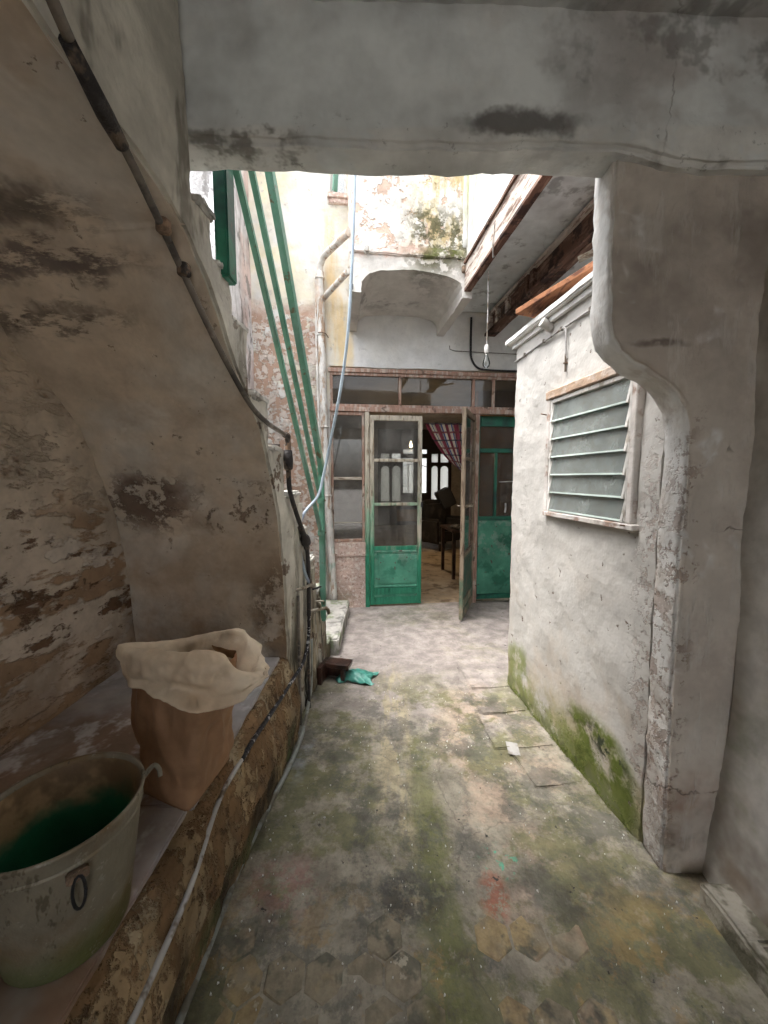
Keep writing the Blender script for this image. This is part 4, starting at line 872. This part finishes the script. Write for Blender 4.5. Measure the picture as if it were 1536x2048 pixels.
loc_put(MB().tube([(-.545, 2.24, .83), (-.49, 2.28, .832), (-.462, 2.36, .83), (-.455, 2.42, .80)], .010, 10).build('body', 'brass', t1), t1)
loc_put(MB().tube([(-.462, 2.40, .805), (-.472, 2.38, .86)], .013, 10, False).build('hose_nozzle', 'rust', t1), t1)
loc_put(MB().bar((-.455, 2.40, .79), (-.415, 2.48, .785), .014, .010).bevel(.003, 1).build('lever', 'black', t1), t1)
t2 = thing('lower_tap', 'lower brass garden tap in front of the green newel post', 'tap', (XS(2.5), 2.5, .6))
loc_put(MB().tube([(-.535, 2.50, .605), (-.46, 2.53, .61), (-.415, 2.56, .61), (-.388, 2.575, .60), (-.380, 2.58, .565)], .012, 10).build('spout', 'brass', t2), t2)
loc_put(MB().tube([(-.435, 2.545, .615), (-.437, 2.545, .66)], [.013, .008], 10, False).build('stem', 'brass', t2), t2)
loc_put(MB().bar((-.465, 2.535, .668), (-.408, 2.555, .664), .010, .012).bevel(.003, 1).build('handle', 'brass', t2), t2)
# hanging bulb
hb = thing('pendant_bulb', 'unlit clear bulb hanging on a pale cord from the joist', 'lamp', Wd(.69, -1.27, 2.45), RZ)
MB().tube([(0, 0, .115), (.002, 0, .4), (0, 0, .70)], .0055, 8).build('cord', 'cord_white', hb)
MB().lathe([(.008, .125), (.014, .12), (.019, .10), (.019, .075), (.016, .07), (.016, .055)], (0, 0, 0), 16).build('holder', 'white_frame', hb)
MB().lathe([(.0145, .056), (.0145, .035), (.018, .02), (.028, -.005), (.031, -.025), (.026, -.045), (.014, -.057), (.001, -.06)], (0, 0, 0), 20).build('bulb', 'glass_clear', hb)
bk = MB().tube([Wd(.99, -.012, 3.30), Wd(.99, -.014, 3.0), Wd(.995, -.02, 2.86), Wd(1.06, -.02, 2.76), Wd(1.18, -.03, 2.725), Wd(1.55, -.035, 2.72)], .012, 8)
tag(bk.build('black_cable', 'black'), 'black cable looping down the white wall to the right end of the lintel board', 'cable')
tw = MB().tube([Wd(.74, -.02, 2.98), Wd(.745, -.02, 2.94), Wd(.80, -.02, 2.925), Wd(1.2, -.02, 2.92), Wd(1.7, -.02, 2.915)], .004, 6, False)
tag(tw.build('thin_wire', 'pipe_grey'), 'thin grey wire running right along the shaded wall above the doors', 'cable')

# ------------------------------------------------------------------ things on the bench and floor
tbx, tby, tbz = -.715, .79, .488
tub = thing('wash_tub', 'old galvanised washtub with green inside at the near end of the bench', 'tub', (tbx, tby, tbz))
prof = [(.118, 0), (.121, .004), (.138, .12), (.161, .292), (.166, .302), (.1675, .308), (.166, .313), (.161, .312), (.158, .300), (.134, .12), (.117, .012), (.001, .012)]
MB().lathe(prof, (0, 0, 0), 64, [0, 0, 0, 0, 0, 0, 0, 0, 1, 1, 1, 1]).build('tub', ['zinc', 'tub_in'], tub)
MB().lathe([(.1570, .262), (.1605, .265), (.1615, .269), (.1588, .273)], (0, 0, 0), 64, cap=False).build('rolled_band', 'zinc', tub)
def polar(a, r, z): return (r * math.cos(a), r * math.sin(a), z)
tub.scale = (.95, .95, .95)
for a0 in (rad(-42), rad(138)):
    rm_ = .1575
    MB().box((-.004, -.019, -.010), (.012, .019, .012)).bevel(.003, 2).build('handle_lug', 'rust', tub).matrix_local = Matrix.Translation(polar(a0, rm_ + .002, .250)) @ Matrix.Rotation(a0, 4, 'Z')
    ring_ = [Vector((.010 + .004 * math.sin(k * math.pi / 8), .011 * math.cos(k * math.pi / 8), -.036 + .040 * math.sin(k * math.pi / 8))) for k in range(17)]
    MB().tube(ring_, .0032, 8, False).build('ring_handle', 'black', tub).matrix_local = Matrix.Translation(polar(a0, rm_, .250)) @ Matrix.Rotation(a0, 4, 'Z')
MB().tube([polar(rad(32), .160, .300), polar(rad(32), .185, .325), polar(rad(30), .197, .318), polar(rad(28), .200, .300)], .006, 8).build('hook', 'zinc', tub)

# paper sack with its mouth rolled out and slumped to the right
sk = thing('paper_sack', 'brown paper sack with a rolled-down mouth coloured paler for daylight standing on the bench', 'sack', (-.69, 1.23, .488))
SB = Vector(sk.location)
def ridged(p, f): return abs(noise.noise(p * f)) + .5 * abs(noise.noise(p * f * 2.1 + Vector((3, 1, 7))))
def quad(q, u, v):
    F, Rr, B, Lf = [Vector((a, b, 0)) for a, b in q]
    return (F * (1 - u) * (1 - v) + Rr * u * (1 - v) + B * u * v + Lf * (1 - u) * v)
BASE = [(-.590, 1.075), (-.556, 1.325), (-.775, 1.395), (-.800, 1.165)]
TOPQ = [(-.548, 1.105), (-.512, 1.315), (-.790, 1.395), (-.835, 1.215)]
NS, NR = 200, 44
def bagpt(k, j):
    t = 2 * math.pi * k / NS + math.pi * 1.25; n = 9.0
    cx_, cy_ = math.cos(t), math.sin(t); r_ = (abs(cx_) ** n + abs(cy_) ** n) ** (-1 / n)
    u, v = .5 + .5 * cx_ * r_, .5 + .5 * cy_ * r_
    w_ = j / NR; p = quad(BASE, u, v).lerp(quad(TOPQ, u, v), w_)
    c_ = quad(BASE, .5, .5).lerp(quad(TOPQ, .5, .5), w_); d = (p - c_).normalized()
    z = .488 + .40 * w_; q = Vector((p.x, p.y, z)); e = min(1, w_ * 7)
    p = p + d * (.020 * math.sin(w_ * 3.0) * e - .050 * (ridged(Vector((q.x, q.y, q.z * .55)), 7) - .25) * e + .006 * noise.noise(q * 25) * e)
    return (p.x - SB.x, p.y - SB.y, z - SB.z)
mb = MB(); rows_ = [[mb.bm.verts.new(bagpt(k, j)) for k in range(NS)] for j in range(NR + 1)]
for A, B in zip(rows_, rows_[1:]):
    for k in range(NS): mb.bm.faces.new((A[k], A[(k + 1) % NS], B[(k + 1) % NS], B[k])).smooth = True
mb.bm.faces.new(rows_[0][::-1])
mb.build('bag', 'sack', sk, smooth=True)
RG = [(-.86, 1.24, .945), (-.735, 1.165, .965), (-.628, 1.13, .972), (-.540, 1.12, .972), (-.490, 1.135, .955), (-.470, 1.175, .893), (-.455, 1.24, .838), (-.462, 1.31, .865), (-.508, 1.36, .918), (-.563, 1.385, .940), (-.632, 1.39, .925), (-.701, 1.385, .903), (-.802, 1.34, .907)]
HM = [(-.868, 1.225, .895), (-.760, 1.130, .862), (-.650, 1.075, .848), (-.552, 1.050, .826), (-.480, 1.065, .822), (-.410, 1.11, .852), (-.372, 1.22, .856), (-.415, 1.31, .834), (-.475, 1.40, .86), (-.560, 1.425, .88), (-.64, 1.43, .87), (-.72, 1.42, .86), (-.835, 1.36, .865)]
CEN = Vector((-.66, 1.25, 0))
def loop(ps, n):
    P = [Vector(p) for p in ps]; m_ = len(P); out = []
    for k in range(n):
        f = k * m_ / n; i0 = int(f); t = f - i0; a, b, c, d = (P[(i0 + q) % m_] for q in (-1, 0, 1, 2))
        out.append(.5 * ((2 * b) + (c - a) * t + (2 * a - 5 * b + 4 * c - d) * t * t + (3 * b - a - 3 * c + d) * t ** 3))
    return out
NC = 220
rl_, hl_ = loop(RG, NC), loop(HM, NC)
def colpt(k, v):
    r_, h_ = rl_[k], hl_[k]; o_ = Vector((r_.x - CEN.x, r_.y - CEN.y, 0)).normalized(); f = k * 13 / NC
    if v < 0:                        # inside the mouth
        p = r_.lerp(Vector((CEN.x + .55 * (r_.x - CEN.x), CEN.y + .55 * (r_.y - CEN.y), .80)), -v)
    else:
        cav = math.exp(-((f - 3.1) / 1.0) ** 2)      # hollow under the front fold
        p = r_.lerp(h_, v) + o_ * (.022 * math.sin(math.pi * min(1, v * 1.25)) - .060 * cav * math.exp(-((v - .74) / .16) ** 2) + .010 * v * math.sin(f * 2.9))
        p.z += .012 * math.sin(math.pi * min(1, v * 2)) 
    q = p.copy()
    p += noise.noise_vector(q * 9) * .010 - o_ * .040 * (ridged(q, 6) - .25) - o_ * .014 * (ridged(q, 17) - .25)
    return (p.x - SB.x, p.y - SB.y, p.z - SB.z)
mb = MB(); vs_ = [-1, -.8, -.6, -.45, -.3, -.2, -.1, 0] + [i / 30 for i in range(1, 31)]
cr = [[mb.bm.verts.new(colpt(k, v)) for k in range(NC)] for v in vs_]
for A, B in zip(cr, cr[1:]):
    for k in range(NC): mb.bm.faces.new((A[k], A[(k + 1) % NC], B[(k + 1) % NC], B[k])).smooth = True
cob = mb.build('rolled_mouth', 'sack_lit', sk, smooth=True)
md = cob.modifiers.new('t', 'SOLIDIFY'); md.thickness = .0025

# wooden boot scraper box and bag by the stair foot
bxs = thing('wooden_stand', 'small dark wet wooden stand lying at the foot of the stair', 'stand', (-.40, 2.74, 0), rad(-12))
for a, b in (((-.07, -.09, .0), (-.035, .09, .13)), ((-.07, .06, .0), (.12, .09, .10)), ((-.035, -.02, .10), (.15, .085, .135)), ((.085, -.02, .0), (.115, .03, .099))):
    MB().box(a, b).bevel(.004, 1).refine(.04, .003, 12).build('board', 'darkwood', bxs, smooth=True, auto=40)
m = MB().grid(24, 24, lambda a, b: (-.33 + .26 * a - .03 * math.sin(b * 5), 2.68 + .17 * b + .02 * math.sin(a * 6), .012 + .05 * math.sin(a * math.pi) * math.sin(b * math.pi) + .018 * noise.noise(Vector((a * 6, b * 6, 4)))))
bo = m.build('plastic_bag', 'teal', smooth=True); md = bo.modifiers.new('t', 'SOLIDIFY'); md.thickness = .003
tag(bo, 'crumpled teal plastic bag on the floor beside the dark wooden stand', 'bag')
m = MB().grid(8, 8, lambda a, b: (.675 + .06 * a + .015 * b, 1.96 + .10 * b - .02 * a, .0105 + .006 * noise.noise(Vector((a * 3, b * 3, 7)))))
tag(m.build('paper_scrap', 'paper', smooth=True), 'torn pale paper scrap lying by the pale stones near the annex', 'paper')
# white flecks of paint and lime on the floor
m = MB()
for k in range(520):
    y = .75 + 2.0 * random.random() ** 1.3; x = random.uniform(XS(y) + .05, 1.22 - .118 * y - .04 if y > 1.4 else 1.05)
    if noise.noise(Vector((x * 3.1, y * 2.3, 9))) < random.uniform(-.35, .3): continue
    s_ = .0010 + .0028 * random.random() ** 2.5 * (1.6 if random.random() < .08 else 1); a = random.uniform(0, 6.28); z = floor_z(x, y) + .0075
    pts = [(x + s_ * math.cos(a + q) * (1 + .7 * (q == 0)), y + s_ * math.sin(a + q) * (1 + .7 * (q == 0)), z + random.uniform(0, .002)) for q in (0, 2.0, 4.1)]
    low = [(p[0], p[1], z - .004) for p in pts]
    A = [m.bm.verts.new(p) for p in pts]; B = [m.bm.verts.new(p) for p in low]
    m.bm.faces.new(A)
    for i in range(3): m.bm.faces.new((A[i], A[(i + 1) % 3], B[(i + 1) % 3], B[i]))
o = m.build('paint_flecks', 'chip'); o['kind'] = 'stuff'; o['label'] = 'tiny white flecks of paint strewn over the floor'; o['category'] = 'flecks'

# moss growing along the foot of the annex wall
m = MB()
def tuft(px, py, pz, n, h):
    for _ in range(n):
        d = Vector((random.gauss(0, 1), random.gauss(0, 1), random.gauss(0, 1))) + 1.3 * n_ ; d.normalize()
        o = Vector((px, py, pz)) + Vector((random.gauss(0, .005), random.gauss(0, .006), random.gauss(0, .005)))
        sd2 = d.orthogonal().normalized() * h * .35; L_ = d * h * random.uniform(.5, 1.2)
        a, b, c_ = m.bm.verts.new(o - sd2), m.bm.verts.new(o + sd2), m.bm.verts.new(o + L_); m.bm.faces.new((a, b, c_))
for k in range(700):
    n_ = Vector((-.9, -.1, .35)); ly = random.uniform(-3.02, -1.82); z = abs(random.gauss(0, .018))
    if noise.noise(Vector((ly * 7, 3, 1))) + .15 < random.uniform(-.2, .5): continue
    q_ = Wd(.694, ly, z); tuft(q_.x, q_.y, q_.z, 5, .007)
for k in range(1500):
    ly = random.gauss(-2.70, .13); z = abs(random.gauss(.06, .10))
    if not -3.0 < ly < -1.82 or noise.noise(Vector((ly * 11, z * 11, 2))) < .0: continue
    q_ = Wd(.693, ly, z); tuft(q_.x, q_.y, q_.z, 4, .0045)
o = m.build('moss', 'moss'); o['kind'] = 'stuff'; o['label'] = 'green moss along the foot of the white annex wall'; o['category'] = 'moss'
